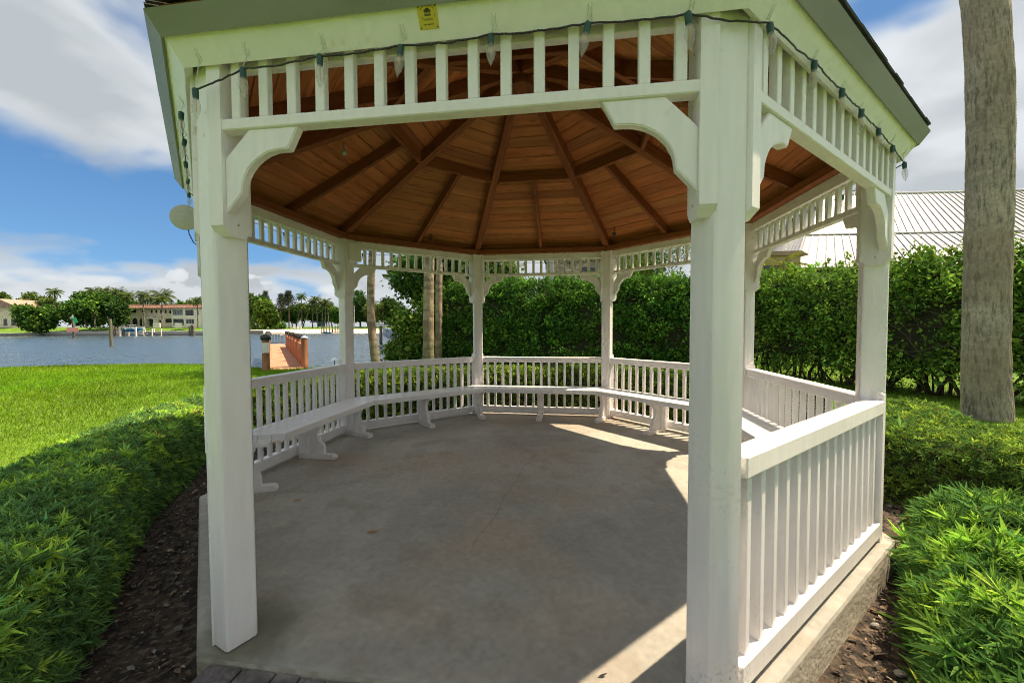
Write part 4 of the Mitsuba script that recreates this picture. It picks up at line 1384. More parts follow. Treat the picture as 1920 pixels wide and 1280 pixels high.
WL = [(-420, 72), (-260, 95), (-192, 107.8), (-171.5, 110.6), (-165, 112.6), (-123, 119), (-117, 120)]
WR = [(-146, 146), (-140, 147), (-120, 150.5), (-95, 152.5), (-60, 156), (20, 170), (200, 190)]


def wall(name, pts, z1, mt, capmt, label=None, th=0.5, cat='seawall'):
    t = thing(name, label, cat)
    parts, caps = [], []
    for a, b in zip(pts[:-1], pts[1:]):
        a3, b3 = np.array([*a, 0.0]), np.array([*b, 0.0])
        L_ = np.linalg.norm(b3 - a3)
        M = frame(a3, b3 - a3)
        parts.append(cbox((0, 0, -2.2), (L_, th, z1 - 0.14), 0.005, M))
        caps.append(cbox((-0.02, -0.12, z1 - 0.14), (L_ + 0.02, th + 0.2, z1), 0.02, M))
    obj('face', join(parts), mt, t)
    obj('coping', join(caps), capmt, t)
    return t


wall('seawall', WL[3:], 0.28, 'seawall_concrete', 'wall_cap', 'long grey concrete seawall below the lawn of the big house across the water')
wall('seawall', WL[:4], -0.25, 'seawall_concrete', 'wall_cap', 'low pale seawall at the far left across the water')
def fan(pts, k, z):
    """the shoreline moved inland, straight away from the near bank"""
    return [(CAM[0] + (x - CAM[0]) * k, CAM[1] + (y - CAM[1]) * k, z) for x, y in pts]


ground_strip('far_lawn', fan(WL, 1.003, -0.3), fan(WL, 1.10, 1.75), 'turf')
ground_strip('far_lawn', fan(WL, 1.10, 1.75), fan(WL, 3.0, 2.0), 'turf')
ground_strip('beach', fan(WR, 1.0, -1.35), fan(WR, 1.07, 0.5), 'sand')
ground_strip('far_lawn', fan(WR, 1.07, 0.5), fan(WR, 1.18, 1.6), 'turf')
ground_strip('far_lawn', fan(WR, 1.18, 1.6), fan(WR, 3.0, 2.0), 'turf')
wall('seawall', [(-141, 147.6), (-132.5, 149.6), (-125.5, 150.6)], 0.15, 'seawall_concrete', 'sand', 'short tan seawall below the bright round tree across the water')

# ------------------------------------------------------------------ the big house across the water
vl = thing('house', 'wide cream two storey house with a red tile roof across the water', 'house')
VO = np.array([-162.06, 126.3, 1.7])
vx = unit(np.array([28.2, 4.09, 0]))
VM = frame(VO, vx)      # x along the front, y away from the viewer, z up
U = lambda X: (220 + X / 12 - 232) * 0.195
Zv = lambda Y: (612.8 - (540 + Y / 12)) * 0.195 - 0.05


def arched(u0, u1, z0, z1, arch):
    if not arch:
        return [(u0, z0), (u1, z0), (u1, z1), (u0, z1)]
    rad = (u1 - u0) / 2
    c_ = (u0 + u1) / 2
    return [(u0, z0), (u1, z0)] + [(c_ + rad * math.cos(t), z1 - rad + rad * math.sin(t)) for t in np.linspace(0, math.pi, 9)]


wins = [(310, 435, 480, 550, 0), (552, 605, 480, 555, 1), (748, 805, 480, 560, 1), (850, 905, 480, 560, 1), (957, 1010, 482, 562, 1), (1063, 1117, 484, 566, 1), (1165, 1220, 485, 570, 1),
        (325, 450, 670, 850, 1), (490, 615, 672, 850, 1), (165, 285, 672, 850, 1), (705, 870, 650, 855, 0), (935, 985, 705, 790, 1), (1075, 1255, 685, 780, 0)]
wall_poly = Polygon([(-4, -0.5), (U(1275), -0.5), (U(1275), Zv(455)), (-4, Zv(455))])
for X0, X1, Y0, Y1, a_ in wins:
    wall_poly = wall_poly.difference(Polygon(arched(U(X0), U(X1), max(Zv(Y1), 0.0), Zv(Y0), a_)))
m_ = trimesh.creation.extrude_polygon(wall_poly, 0.45, engine='earcut')
wv = np.stack([m_.vertices[:, 0], 0.45 - m_.vertices[:, 2], m_.vertices[:, 1]], 1)
wl = obj('wall', (mv(wv, VM), np.array(m_.faces)), 'stucco', vl)
obj('wall', cbox((-4, 0.46, -0.5), (U(1275), 12, Zv(455)), 0.01, VM), 'stucco', vl)
for X0, X1, Y0, Y1, a_ in wins:
    u0, u1, z0, z1 = U(X0), U(X1), max(Zv(Y1), 0.0), Zv(Y0)
    door = X0 == 705
    w_ = obj('door' if door else 'window', prism(arched(u0 + 0.005, u1 - 0.005, z0, z1, a_), 0.33, 0.40, VM), 'window_glass', vl)
    nb = 2 if u1 - u0 < 1.3 else 3
    bars = [cbox((u0 + (u1 - u0) * i / nb - 0.05, 0.25, z0 + 0.02), (u0 + (u1 - u0) * i / nb + 0.05, 0.329, z1 - (0.5 if a_ else 0.02)), 0.004, VM) for i in range(1, nb)]
    bars.append(cbox((u0, 0.26, (z0 + z1) / 2 - 0.04), (u1, 0.327, (z0 + z1) / 2 + 0.04), 0.004, VM))
    obj('frame', join(bars), 'dark_frame', w_)
    if Y0 < 500 and not door:
        obj('sill', cbox((u0 - 0.1, -0.12, z0 - 0.14), (u1 + 0.1, -0.003, z0 - 0.01), 0.01, VM), 'stucco_pale', w_)
# projecting glazed bays on the right
bay = Polygon([(U(1275), -0.5), (U(1960), -0.5), (U(1960), Zv(460)), (U(1275), Zv(460))])
bw = [(1295, 1530, 487, 610), (1580, 1772, 492, 618), (1303, 1545, 695, 838), (1588, 1772, 700, 800), (1845, 1885, 520, 600), (1845, 1870, 700, 840)]
for X0, X1, Y0, Y1 in bw:
    bay = bay.difference(Polygon(arched(U(X0), U(X1), Zv(Y1), Zv(Y0), 0)))
m_ = trimesh.creation.extrude_polygon(bay, 0.4, engine='earcut')
wv = np.stack([m_.vertices[:, 0], -0.6 - m_.vertices[:, 2] + 0.0, m_.vertices[:, 1]], 1)
obj('wall', (mv(wv, VM), np.array(m_.faces)), 'stucco_pale', vl)
obj('wall', cbox((U(1275), -0.59, -0.5), (U(1960), 11, Zv(460)), 0.01, VM), 'stucco', vl)
for X0, X1, Y0, Y1 in bw:
    u0, u1, z0, z1 = U(X0), U(X1), Zv(Y1), Zv(Y0)
    w_ = obj('window', cbox((u0, -0.72, z0), (u1, -0.65, z1), 0.003, VM), 'window_pale' if X0 == 1295 else 'window_glass', vl)
    nb = max(2, int((u1 - u0) / 0.8))
    obj('frame', join([cbox((u0 + (u1 - u0) * i / nb - 0.045, -0.80, z0), (u0 + (u1 - u0) * i / nb + 0.045, -0.725, z1), 0.004, VM) for i in range(nb + 1)]), 'dark_frame' if X0 != 1588 else 'white_bright', w_)
# porch, string course, roof in courses of tiles
obj('porch', join([cbox((U(630), -1.3, -0.3), (U(700), -0.003, Zv(690)), 0.02, VM), cbox((U(872), -1.3, -0.3), (U(925), -0.003, Zv(690)), 0.02, VM), prism([(U(620), Zv(690) + 0.003), (U(935), Zv(690) + 0.003), (U(780), Zv(640))], -1.3, -0.003, VM)]), 'stucco_pale', vl)
obj('string_course', cbox((U(740), -0.10, Zv(598)), (U(1230), -0.003, Zv(580)), 0.01, VM), 'stucco_pale', vl)
rf = []
tr_ = np.random.default_rng(81)
for i in range(12):
    y0 = -1.3 + i * 0.62
    z0 = Zv(457) + 0.02 + i * 0.145
    rf.append(cbox((-4.8, y0, z0), (U(1990), y0 + 0.75, z0 + 0.13), 0.01, VM))
rfo = obj('roof', join(rf), 'roof_tile', vl)
tl = []
for i in range(6):
    for j in range(110):
        u0 = -4.8 + j * 0.37 + tr_.normal(0, 0.01)
        tl.append(prism([(u0, 0), (u0 + 0.09, 0.11), (u0 + 0.23, 0.11), (u0 + 0.32, 0)], -1.42 + i * 0.62, -0.62 + i * 0.62, VM @ np.array([[1, 0, 0, 0], [0, 1, 0, 0], [0, 0, 1, Zv(457) + 0.152 + i * 0.145], [0, 0, 0, 1]])))
obj('roof_tiles', join(tl), 'roof_tile', rfo, kind='stuff')
obj('gutter', cbox((-4.9, -1.5, Zv(457) - 0.16), (U(1995), -1.3, Zv(457) + 0.02), 0.02, VM), 'dark_frame', vl)
for X0, X1 in ((1115, 1265), (1585, 1735)):
    obj('garden_wall', cbox((U(X0), -6.0, -0.35), (U(X1), -5.6, Zv(790)), 0.02, VM), 'stucco_pale', label='low white garden wall, the %s of two before the big house' % ('left one' if X0 == 1115 else 'right one'), cat='wall')

h2 = thing('house', 'small pink house with a tiled roof at the far left edge across the water', 'house')
HM = frame(np.array([-226.0, 118.0, 1.6]), (30, 1.4, 0))
obj('wall', cbox((0, 0, -0.6), (28.5, 10, 7.6), 0.02, HM), 'stucco', h2)
obj('roof', prism([(-1.2, 7.3), (30.0, 7.3), (22, 10.4), (3, 10.4)], -1.2, 11, HM), 'roof_tile', h2)
for u0 in (3, 9.5, 16, 22, 25.2):
    w_ = obj('window', cbox((u0, -0.06, 0.9), (u0 + 1.5, -0.003, 3.2), 0.01, HM), 'window_glass', h2)
    obj('frame', join([cbox((u0 + 0.7, -0.10, 0.9), (u0 + 0.8, -0.062, 3.2), 0.004, HM), cbox((u0 - 0.1, -0.1, 0.75), (u0 + 1.6, -0.004, 0.895), 0.004, HM)]), 'dark_frame', w_)

# ------------------------------------------------------------------ trees across the water
def far_tree(label, x, y, z0, h, w, seed, base, young, name='broadleaf_tree', group=None, n=520, L=0.85, lumps=10, low=0.25, depth=0.8):
    r = np.random.default_rng(seed)
    t = thing(name, label, 'tree', group)
    cz = z0 + h * (0.5 + low / 2)
    v, f, c = crown_cloud((x, y, cz), (w / 2, w / 2 * depth, h * (1 - low) / 2 * 1.05), n, 9, L, L * 0.62, r, base, young, 0.42, 0.6, lumps)
    obj('crown', (v, f), 'leaf', t, color=c)
    foot = np.array([x, y, z0 - 0.3])
    parts = [tube([foot, foot + [r.normal(0, 0.3), 0, h * 0.35], foot + [r.normal(0, 0.5), 0, h * 0.62]], [h * 0.028, h * 0.022, h * 0.012], 7)]
    for i in range(5):
        e = np.array([x, y, cz]) + rand_dirs(1, r)[0] * [w * 0.32, w * 0.25, h * 0.22]
        parts.append(tube([foot + [0, 0, h * 0.3], e], [h * 0.012, h * 0.004], 5, False))
    obj('trunk', join(parts), 'twig', t)
    return t


def pine(label, x, y, z0, h, w, seed, base=(0.075, 0.095, 0.055), group=None, trunk='twig', start=0.45):
    """feathery casuarina: whorls of drooping sprays"""
    r = np.random.default_rng(seed)
    t = thing('pine_tree', label, 'tree', group)
    P, D = [], []
    nb = 70
    for i in range(nb):
        u = start + (1 - start) * (i + 0.5) / nb
        a = i * 2.4 + r.normal(0, 0.3)
        ln = w / 2 * (1.05 - (u - start) / (1 - start)) * r.uniform(0.6, 1.1) + 0.4
        d = np.array([math.cos(a), math.sin(a), 0.55])
        k = np.linspace(0.15, 1, 14)
        P.append(np.array([x, y, z0 + h * u]) + d * ln * k[:, None] + r.normal(0, 0.22, (14, 3)))
        D.append(unit(np.tile(d, (14, 1)) + r.normal(0, 0.6, (14, 3)) - [0, 0, 0.5]))
    P, D = np.vstack(P), np.vstack(D)
    P, D = np.repeat(P, 2, 0), unit(np.repeat(D, 2, 0) + r.normal(0, 0.4, (len(P) * 2, 3)))
    v, f, c = leaves(P, D, unit(rand_dirs(len(P), r) + [0, 0, 0.5]), 1.0, 0.16, tint(len(P), base, 0.3, 0.08, r), 0.15, 0.5, 0.05)
    obj('crown', (v, f), 'leaf', t, color=c)
    obj('trunk', tube([(x, y, z0 - 0.3), (x + 0.1, y, z0 + h * 0.5), (x, y, z0 + h)], [h * 0.018, h * 0.013, 0.05], 8), trunk, t)


def far_palm(label, x, y, z0, h, L, seed, lean=(0, 0), nf=26, group=None, col=(0.10, 0.15, 0.035), curve=0.0):
    r = np.random.default_rng(seed)
    t = thing('palm_tree', label, 'palm tree', group)
    top = np.array([x + lean[0], y + lean[1], z0 + h])
    mid = np.array([x + lean[0] * (0.5 + curve), y + lean[1] * 0.5, z0 + h * (0.5 - curve * 0.5)])
    v, f, c = palm_crown(top, L, nf, r, 16, col, 0.62, lw=0.13, down=1.75)
    obj('crown', (v, f), 'leaf', t, color=c)
    obj('trunk', tube([(x, y, z0 - 0.4), mid, top], [0.24, 0.18, 0.15], 8), 'pile_wood', t, smooth=True)


far_tree('broad domed dark green tree left of the big cream house across the water', -162.2, 116.1, 1.7, 11.8, 16.0, 401, (0.080, 0.168, 0.032), (0.136, 0.248, 0.040), n=1500, lumps=16, low=0.12)
far_tree('narrow dark tree against the left end of the big cream house', -152.6, 116.5, 1.84, 9.4, 5.2, 402, (0.051, 0.109, 0.029), (0.096, 0.176, 0.040), n=420, low=0.1)
far_tree('wide bushy tree reaching down to the low seawall at the far left', -174.2, 109.2, 0.16, 9.0, 10.2, 403, (0.080, 0.168, 0.032), (0.136, 0.248, 0.040), n=1000, lumps=14, low=0.02)
far_tree('feathery dark tree rising behind the bushy tree at the far left', -216.7, 134.5, 3.36, 12.1, 4.8, 404, (0.120, 0.176, 0.048), (0.208, 0.272, 0.072))
far_tree('olive tree between the bushy tree and the domed tree', -199.9, 128.8, 3.24, 10.3, 5.3, 405, (0.120, 0.176, 0.048), (0.208, 0.272, 0.072))
far_tree('tree behind the small pink house at the far left edge', -243.2, 142.8, 3.55, 12.2, 5.7, 406, (0.120, 0.176, 0.048), (0.208, 0.272, 0.072))
far_tree('low dark tree behind the right end of the small pink house', -243.4, 147.8, 3.58, 9.5, 5.2, 407, (0.051, 0.109, 0.029), (0.096, 0.176, 0.040))
far_tree('tree top showing above the red roof of the big house, first from the left', -186.7, 149.0, 3.79, 8.7, 4.8, 410, (0.080, 0.168, 0.032), (0.136, 0.248, 0.040), group='trees behind the big house', n=300)
far_tree('tree top showing above the red roof of the big house, second from the left', -183.1, 149.5, 3.77, 8.2, 4.5, 411, (0.120, 0.176, 0.048), (0.208, 0.272, 0.072), group='trees behind the big house', n=300)
far_tree('tree top showing above the red roof of the big house, third from the left', -177.6, 150.3, 3.76, 8.0, 5.6, 412, (0.080, 0.168, 0.032), (0.136, 0.248, 0.040), group='trees behind the big house', n=300)
far_tree('tree top showing above the red roof of the big house, fourth from the left', -171.3, 151.2, 3.73, 7.5, 4.9, 413, (0.120, 0.176, 0.048), (0.208, 0.272, 0.072), group='trees behind the big house', n=300)
far_tree('tree top showing above the red roof of the big house, fifth from the left', -165.9, 152.0, 3.71, 8.2, 4.2, 414, (0.080, 0.168, 0.032), (0.136, 0.248, 0.040), group='trees behind the big house', n=300)
far_tree('tree top showing above the red roof of the big house, sixth from the left', -161.8, 152.6, 3.7, 8.7, 4.3, 415, (0.120, 0.176, 0.048), (0.208, 0.272, 0.072), group='trees behind the big house', n=300)
far_tree('tree top showing above the red roof of the big house, seventh from the left', -155.5, 153.5, 3.68, 9.4, 5.9, 416, (0.080, 0.168, 0.032), (0.136, 0.248, 0.040), group='trees behind the big house', n=300)
far_tree('bright round tree above the short tan seawall across the water', -135.8, 164.4, 0.35, 12.4, 12.9, 420, (0.120, 0.200, 0.032), (0.192, 0.288, 0.048), n=1100, lumps=14, low=0.05)
far_tree('dark tree rising behind the bright round tree across the water', -154.0, 184.0, 1.31, 15.2, 10.5, 421, (0.051, 0.109, 0.029), (0.096, 0.176, 0.040), n=600)
far_tree('tree at the edge of the left front post, far across the water', -162.6, 186.8, 1.32, 16.9, 6.3, 422, (0.120, 0.176, 0.048), (0.208, 0.272, 0.072))
far_tree('low round shrub beside the beach across the water', -127.5, 163.5, 0.33, 3.1, 4.3, 423, (0.080, 0.168, 0.032), (0.136, 0.248, 0.040), n=160, low=0, L=0.5)
far_tree('dark tree behind the tall pine across the water', -142.9, 195.7, 1.52, 11.5, 10.3, 424, (0.051, 0.109, 0.029), (0.096, 0.176, 0.040), n=600)
far_tree('dark tree behind the cluster of beach palms, left one', -135.8, 198.8, 1.49, 11.9, 11.6, 425, (0.051, 0.109, 0.029), (0.096, 0.176, 0.040), n=600)
far_tree('dark tree behind the cluster of beach palms, right one', -129.4, 201.7, 1.46, 12.5, 10.7, 426, (0.051, 0.109, 0.029), (0.096, 0.176, 0.040), n=600)
far_tree('tree beside the left rear post, far across the water', -119.0, 195.2, 1.16, 9.9, 7.8, 427, (0.080, 0.168, 0.032), (0.136, 0.248, 0.040), n=450)
far_tree('dark tree across the water just right of the left rear post', -98.5, 179.9, 0.39, 16.1, 10.6, 428, (0.051, 0.109, 0.029), (0.096, 0.176, 0.040), n=800)
far_tree('tree across the water seen right of the leaning palm trunk', -88.7, 175.3, 0.39, 14.6, 8.5, 429, (0.120, 0.176, 0.048), (0.208, 0.272, 0.072), n=700)
far_tree('tree across the water behind the boat on its lift', -83.8, 178.0, 0.36, 14.0, 8.6, 430, (0.051, 0.109, 0.029), (0.096, 0.176, 0.040), n=600)
pine('grey feathery pine behind the bright round tree', -155.7, 189.8, 1.29, 18.4, 5.4, 431)
pine('shorter grey feathery pine right of the bright round tree', -147.8, 191.0, 1.27, 17.0, 5.5, 432)
pine('tall pine with a bare reddish trunk at the far beach', -125.1, 165.9, -0.17, 17.4, 5.2, 433, start=0.62)
far_tree('first from the left in the line of trees behind the far left shore', -265.9, 155.7, 4.25, 7.5, 6.2, 500, (0.051, 0.109, 0.029), (0.096, 0.176, 0.040), group='line of trees behind the far left shore', n=280)
far_tree('second from the left in the line of trees behind the far left shore', -272.9, 163.8, 4.37, 6.8, 6.5, 501, (0.120, 0.176, 0.048), (0.208, 0.272, 0.072), group='line of trees behind the far left shore', n=280)
far_tree('third from the left in the line of trees behind the far left shore', -255.4, 157.2, 4.21, 8.1, 6.3, 502, (0.080, 0.168, 0.032), (0.136, 0.248, 0.040), group='line of trees behind the far left shore', n=280)
far_tree('fourth from the left in the line of trees behind the far left shore', -258.9, 165.8, 4.32, 7.4, 6.7, 503, (0.051, 0.109, 0.029), (0.096, 0.176, 0.040), group='line of trees behind the far left shore', n=280)
far_tree('fifth from the left in the line of trees behind the far left shore', -242.0, 159.2, 4.17, 8.6, 6.5, 504, (0.120, 0.176, 0.048), (0.208, 0.272, 0.072), group='line of trees behind the far left shore', n=280)
far_tree('sixth from the left in the line of trees behind the far left shore', -246.9, 167.6, 4.27, 8.4, 6.8, 505, (0.080, 0.168, 0.032), (0.136, 0.248, 0.040), group='line of trees behind the far left shore', n=280)
far_tree('seventh from the left in the line of trees behind the far left shore', -229.5, 161.0, 4.12, 8.6, 6.6, 506, (0.051, 0.109, 0.029), (0.096, 0.176, 0.040), group='line of trees behind the far left shore', n=280)
far_tree('eighth from the left in the line of trees behind the far left shore', -229.7, 170.1, 4.21, 10.0, 7.0, 507, (0.120, 0.176, 0.048), (0.208, 0.272, 0.072), group='line of trees behind the far left shore', n=280)
far_tree('ninth from the left in the line of trees behind the far left shore', -214.1, 163.2, 4.07, 8.6, 6.8, 508, (0.080, 0.168, 0.032), (0.136, 0.248, 0.040), group='line of trees behind the far left shore', n=280)
far_tree('tenth from the left in the line of trees behind the far left shore', -219.8, 171.5, 4.18, 8.9, 7.2, 509, (0.051, 0.109, 0.029), (0.096, 0.176, 0.040), group='line of trees behind the far left shore', n=280)
far_tree('first from the left in the far line of trees behind the beach', -183.3, 204.0, 1.94, 11.9, 9.5, 520, (0.051, 0.109, 0.029), (0.096, 0.176, 0.040), group='far line of trees behind the beach', n=280)
far_tree('second from the left in the far line of trees behind the beach', -181.7, 212.3, 1.93, 12.9, 9.9, 521, (0.080, 0.168, 0.032), (0.136, 0.248, 0.040), group='far line of trees behind the beach', n=280)
far_tree('third from the left in the far line of trees behind the beach', -166.2, 206.5, 1.88, 11.9, 9.7, 522, (0.120, 0.176, 0.048), (0.208, 0.272, 0.072), group='far line of trees behind the beach', n=280)
far_tree('fourth from the left in the far line of trees behind the beach', -164.0, 214.9, 1.87, 11.1, 10.1, 523, (0.051, 0.109, 0.029), (0.096, 0.176, 0.040), group='far line of trees behind the beach', n=280)
far_tree('fifth from the left in the far line of trees behind the beach', -154.4, 208.2, 1.84, 11.3, 9.8, 524, (0.080, 0.168, 0.032), (0.136, 0.248, 0.040), group='far line of trees behind the beach', n=280)
far_tree('sixth from the left in the far line of trees behind the beach', -153.1, 216.5, 1.83, 10.5, 10.3, 525, (0.120, 0.176, 0.048), (0.208, 0.272, 0.072), group='far line of trees behind the beach', n=280)
far_tree('seventh from the left in the far line of trees behind the beach', -139.7, 210.4, 1.78, 10.7, 10.0, 526, (0.051, 0.109, 0.029), (0.096, 0.176, 0.040), group='far line of trees behind the beach', n=280)
far_tree('eighth from the left in the far line of trees behind the beach', -137.2, 218.8, 1.77, 9.9, 10.4, 527, (0.080, 0.168, 0.032), (0.136, 0.248, 0.040), group='far line of trees behind the beach', n=280)
far_tree('ninth from the left in the far line of trees behind the beach', -125.5, 212.4, 1.73, 10.7, 10.2, 528, (0.120, 0.176, 0.048), (0.208, 0.272, 0.072), group='far line of trees behind the beach', n=280)
far_tree('tenth from the left in the far line of trees behind the beach', -125.0, 220.6, 1.73, 12.9, 10.6, 529, (0.051, 0.109, 0.029), (0.096, 0.176, 0.040), group='far line of trees behind the beach', n=280)
far_tree('eleventh from the left in the far line of trees behind the beach', -112.6, 214.3, 1.69, 14.3, 10.3, 530, (0.080, 0.168, 0.032), (0.136, 0.248, 0.040), group='far line of trees behind the beach', n=280)
far_tree('twelfth from the left in the far line of trees behind the beach', -108.5, 223.0, 1.67, 14.2, 10.7, 531, (0.120, 0.176, 0.048), (0.208, 0.272, 0.072), group='far line of trees behind the beach', n=280)
far_tree('thirteenth from the left in the far line of trees behind the beach', -96.6, 216.6, 1.63, 13.1, 10.4, 532, (0.051, 0.109, 0.029), (0.096, 0.176, 0.040), group='far line of trees behind the beach', n=280)
far_palm('straight tall palm at the far beach, left of the cluster', -122.0, 170.5, 1.48, 13.9, 2.9, 440, lean=(0, 0), col=(0.120, 0.176, 0.048))
far_palm('palm leaning right beside the tall pine', -124.7, 170.1, 1.49, 9.5, 2.9, 441, lean=(2.6, 0), col=(0.120, 0.176, 0.048))
far_palm('strongly leaning palm on the far beach lawn', -121.8, 170.5, 1.48, 8.3, 2.9, 442, lean=(4.0, 0), col=(0.120, 0.176, 0.048))
far_palm('palm in the middle of the far beach cluster', -117.2, 171.2, 1.47, 11.5, 2.9, 443, lean=(0.4, 0), col=(0.120, 0.176, 0.048))
far_palm('palm behind the green net at the far beach', -114.8, 171.5, 1.46, 12.7, 2.9, 444, lean=(-0.6, 0), col=(0.120, 0.176, 0.048))
far_palm('palm just right of the green net at the far beach', -112.9, 171.8, 1.45, 10.5, 2.9, 445, lean=(0.5, 0), col=(0.120, 0.176, 0.048))
far_palm('palm behind the far dock, left one', -111.7, 172.0, 1.45, 11.5, 2.9, 446, lean=(0.8, 0), col=(0.120, 0.176, 0.048))
far_palm('palm behind the far dock, right one', -109.7, 172.2, 1.44, 9.3, 2.9, 447, lean=(-0.5, 0), col=(0.120, 0.176, 0.048))
far_palm('palm at the left end of the big cream house', -155.0, 122.2, 1.85, 10.6, 3.0, 450, lean=(0, 0), col=(0.120, 0.176, 0.048))
far_palm('tall palm in front of the left windows of the big house', -149.6, 123.0, 1.83, 11.1, 2.9, 451, lean=(0, 0), col=(0.120, 0.176, 0.048))
far_palm('palm in front of the round windows of the big house', -143.1, 123.9, 1.81, 9.4, 2.7, 452, lean=(0, 0), col=(0.120, 0.176, 0.048))
far_palm('palm in front of the right end of the big house', -130.7, 125.7, 1.77, 9.2, 2.7, 453, lean=(0, 0), col=(0.120, 0.176, 0.048))
far_palm('big spreading palm behind the roof of the big house', -167.5, 145.7, 2.78, 11.5, 5.2, 456, nf=30, col=(0.136, 0.184, 0.096))
far_palm('spreading palm behind the left part of the big house roof', -173.4, 144.8, 2.8, 9.9, 4.0, 457, nf=26, col=(0.136, 0.184, 0.096))
far_palm('palm top rising behind the domed tree, first from the left', -187.3, 135.7, 3.23, 12.7, 3.2, 460, lean=(0, 0), col=(0.120, 0.176, 0.048))
far_palm('palm top rising behind the domed tree, second from the left', -183.5, 136.3, 3.22, 12.7, 3.2, 461, lean=(0.5, 0), col=(0.120, 0.176, 0.048))
far_palm('palm top between the domed tree and the narrow dark tree', -181.0, 136.7, 3.21, 11.6, 3.2, 462, lean=(-0.4, 0), col=(0.120, 0.176, 0.048))
far_palm('palm top behind the narrow dark tree', -178.1, 137.1, 3.2, 12.3, 3.2, 463, lean=(0.4, 0), col=(0.120, 0.176, 0.048))
far_palm('palm top above the left end of the red roof', -176.0, 137.4, 3.19, 11.2, 3.2, 464, lean=(0, 0), col=(0.120, 0.176, 0.048))
far_palm('palm top left of the domed tree', -194.2, 127.7, 3.21, 11.8, 3.0, 466, col=(0.120, 0.176, 0.048))
far_palm('short palm with a curved pale trunk under the domed tree', -160.4, 113.3, 1.69, 4.1, 1.9, 467, lean=(-1.2, 0), nf=16, col=(0.120, 0.176, 0.048))
far_palm('short straight palm under the domed tree', -157.7, 113.7, 1.68, 4.1, 1.9, 468, nf=16, col=(0.120, 0.176, 0.048))
# ------------------------------------------------------------------ things in the water
def pile_at(x, y, top, rad, mt, parent=None, label=None, group=None, name='mooring_pile', cat='pile'):
    v, f = lathe([(0, -2.5), (rad, -2.5), (rad * 0.98, top * 0.5 - 0.6), (rad * 0.92, top - 0.04), (rad * 0.7, top), (0, top)], 12)
    return obj(name, (v + [x, y, 0], f), mt, parent, label, None if parent else cat, group, smooth=40)


mk = thing('channel_marker', 'timber channel marker with a green day board and a faded red notice board', 'channel marker')
MX, MY = -123.6, 83.6
pile_at(MX, MY, 3.9, 0.26, 'pile_wood', mk, name='pile')
mf = frame(np.array([MX, MY, 0]), (0.83, 0.56, 0))
obj('day_board', cbox((0.25, -0.45, 2.5), (0.95, -0.40, 3.9), 0.01, mf @ np.array([[0.94, 0, -0.34, 1.05], [0, 1, 0, 0], [0.34, 0, 0.94, 0.1], [0, 0, 0, 1.0]])), 'sign_green', mk)
obj('notice_board', cbox((-1.15, -0.42, 0.42), (1.10, -0.34, 1.48), 0.01, mf), 'sign_red', mk)
obj('perch', join([cbox((-0.5, -0.3, 3.6), (0.15, 0.0, 4.1), 0.05, mf), tube([mv(np.array([-0.1, -0.1, 4.0]), mf), mv(np.array([0.0, -0.1, 4.75]), mf)], [0.22, 0.10], 8)]), 'grey_metal', mk)
pile_at(-64.9, 46.7, 2.6, 0.19, 'pile_mossy', None, 'single mossy pile standing in the water in front of the narrow dark tree', None)
for i, (x, y, t_) in enumerate([(-144.4, 108.9, 2.0), (-143.7, 109.2, 1.6), (-141.9, 109.2, 2.1), (-141.2, 109.4, 2.3), (-140.6, 109.0, 2.1)]):
    pile_at(x, y, t_, 0.30, 'pile_wood', None, ['first', 'second', 'third', 'fourth', 'fifth'][i] + ' from the left of the weathered piles beside the far boat lift', 'piles by the far boat lift')
for i, (x, y, t_) in enumerate([(-120.1, 112.2, 2.0), (-119.5, 112.5, 2.3), (-118.8, 112.3, 2.3)]):
    pile_at(x, y, t_, 0.30, 'pile_wood', None, ['left', 'middle', 'right'][i] + ' pile of the dark clump in the water just left of the left front post', 'clump of piles')


def hull(L_, B_, H_, M, z0=0.0):
    """open boat hull: pointed bow at +x, flared sides"""
    s = np.linspace(0, 1, 14)
    half = B_ / 2 * np.where(s < 0.55, 0.92 + 0.08 * s / 0.55, np.sqrt(np.clip(1 - ((s - 0.55) / 0.45) ** 2.2, 0, 1)))
    sheer = H_ * (0.86 + 0.26 * s ** 2)
    keel = H_ * 0.55 * np.clip((s - 0.62) / 0.38, 0, 1) ** 2
    rows = []
    for si, h_, sh, ke in zip(s, half, sheer, keel):
        x = -L_ / 2 + L_ * si
        rows.append([(x, -h_, sh), (x, -h_ * 0.82, ke + (sh - ke) * 0.4), (x, 0, ke), (x, h_ * 0.82, ke + (sh - ke) * 0.4), (x, h_, sh), (x, h_ * 0.85, sh - 0.03), (x, h_ * 0.8, sh * 0.72), (x, -h_ * 0.8, sh * 0.72), (x, -h_ * 0.85, sh - 0.03)])
    V = np.array(rows)
    n_, m_ = V.shape[:2]
    idx = np.arange(n_ * m_).reshape(n_, m_)
    F = [np.stack([idx[:-1, j], idx[1:, j], idx[1:, (j + 1) % m_], idx[:-1, (j + 1) % m_]], 1) for j in range(m_)]
    F = np.vstack(F)
    F = np.vstack([F[:, [0, 1, 2]], F[:, [0, 2, 3]]])
    ends = [[0, j, j + 1] for j in range(1, m_ - 1)]
    F = np.vstack([F, ends])
    v = V.reshape(-1, 3) + [0, 0, z0]
    return mv(v, M), F


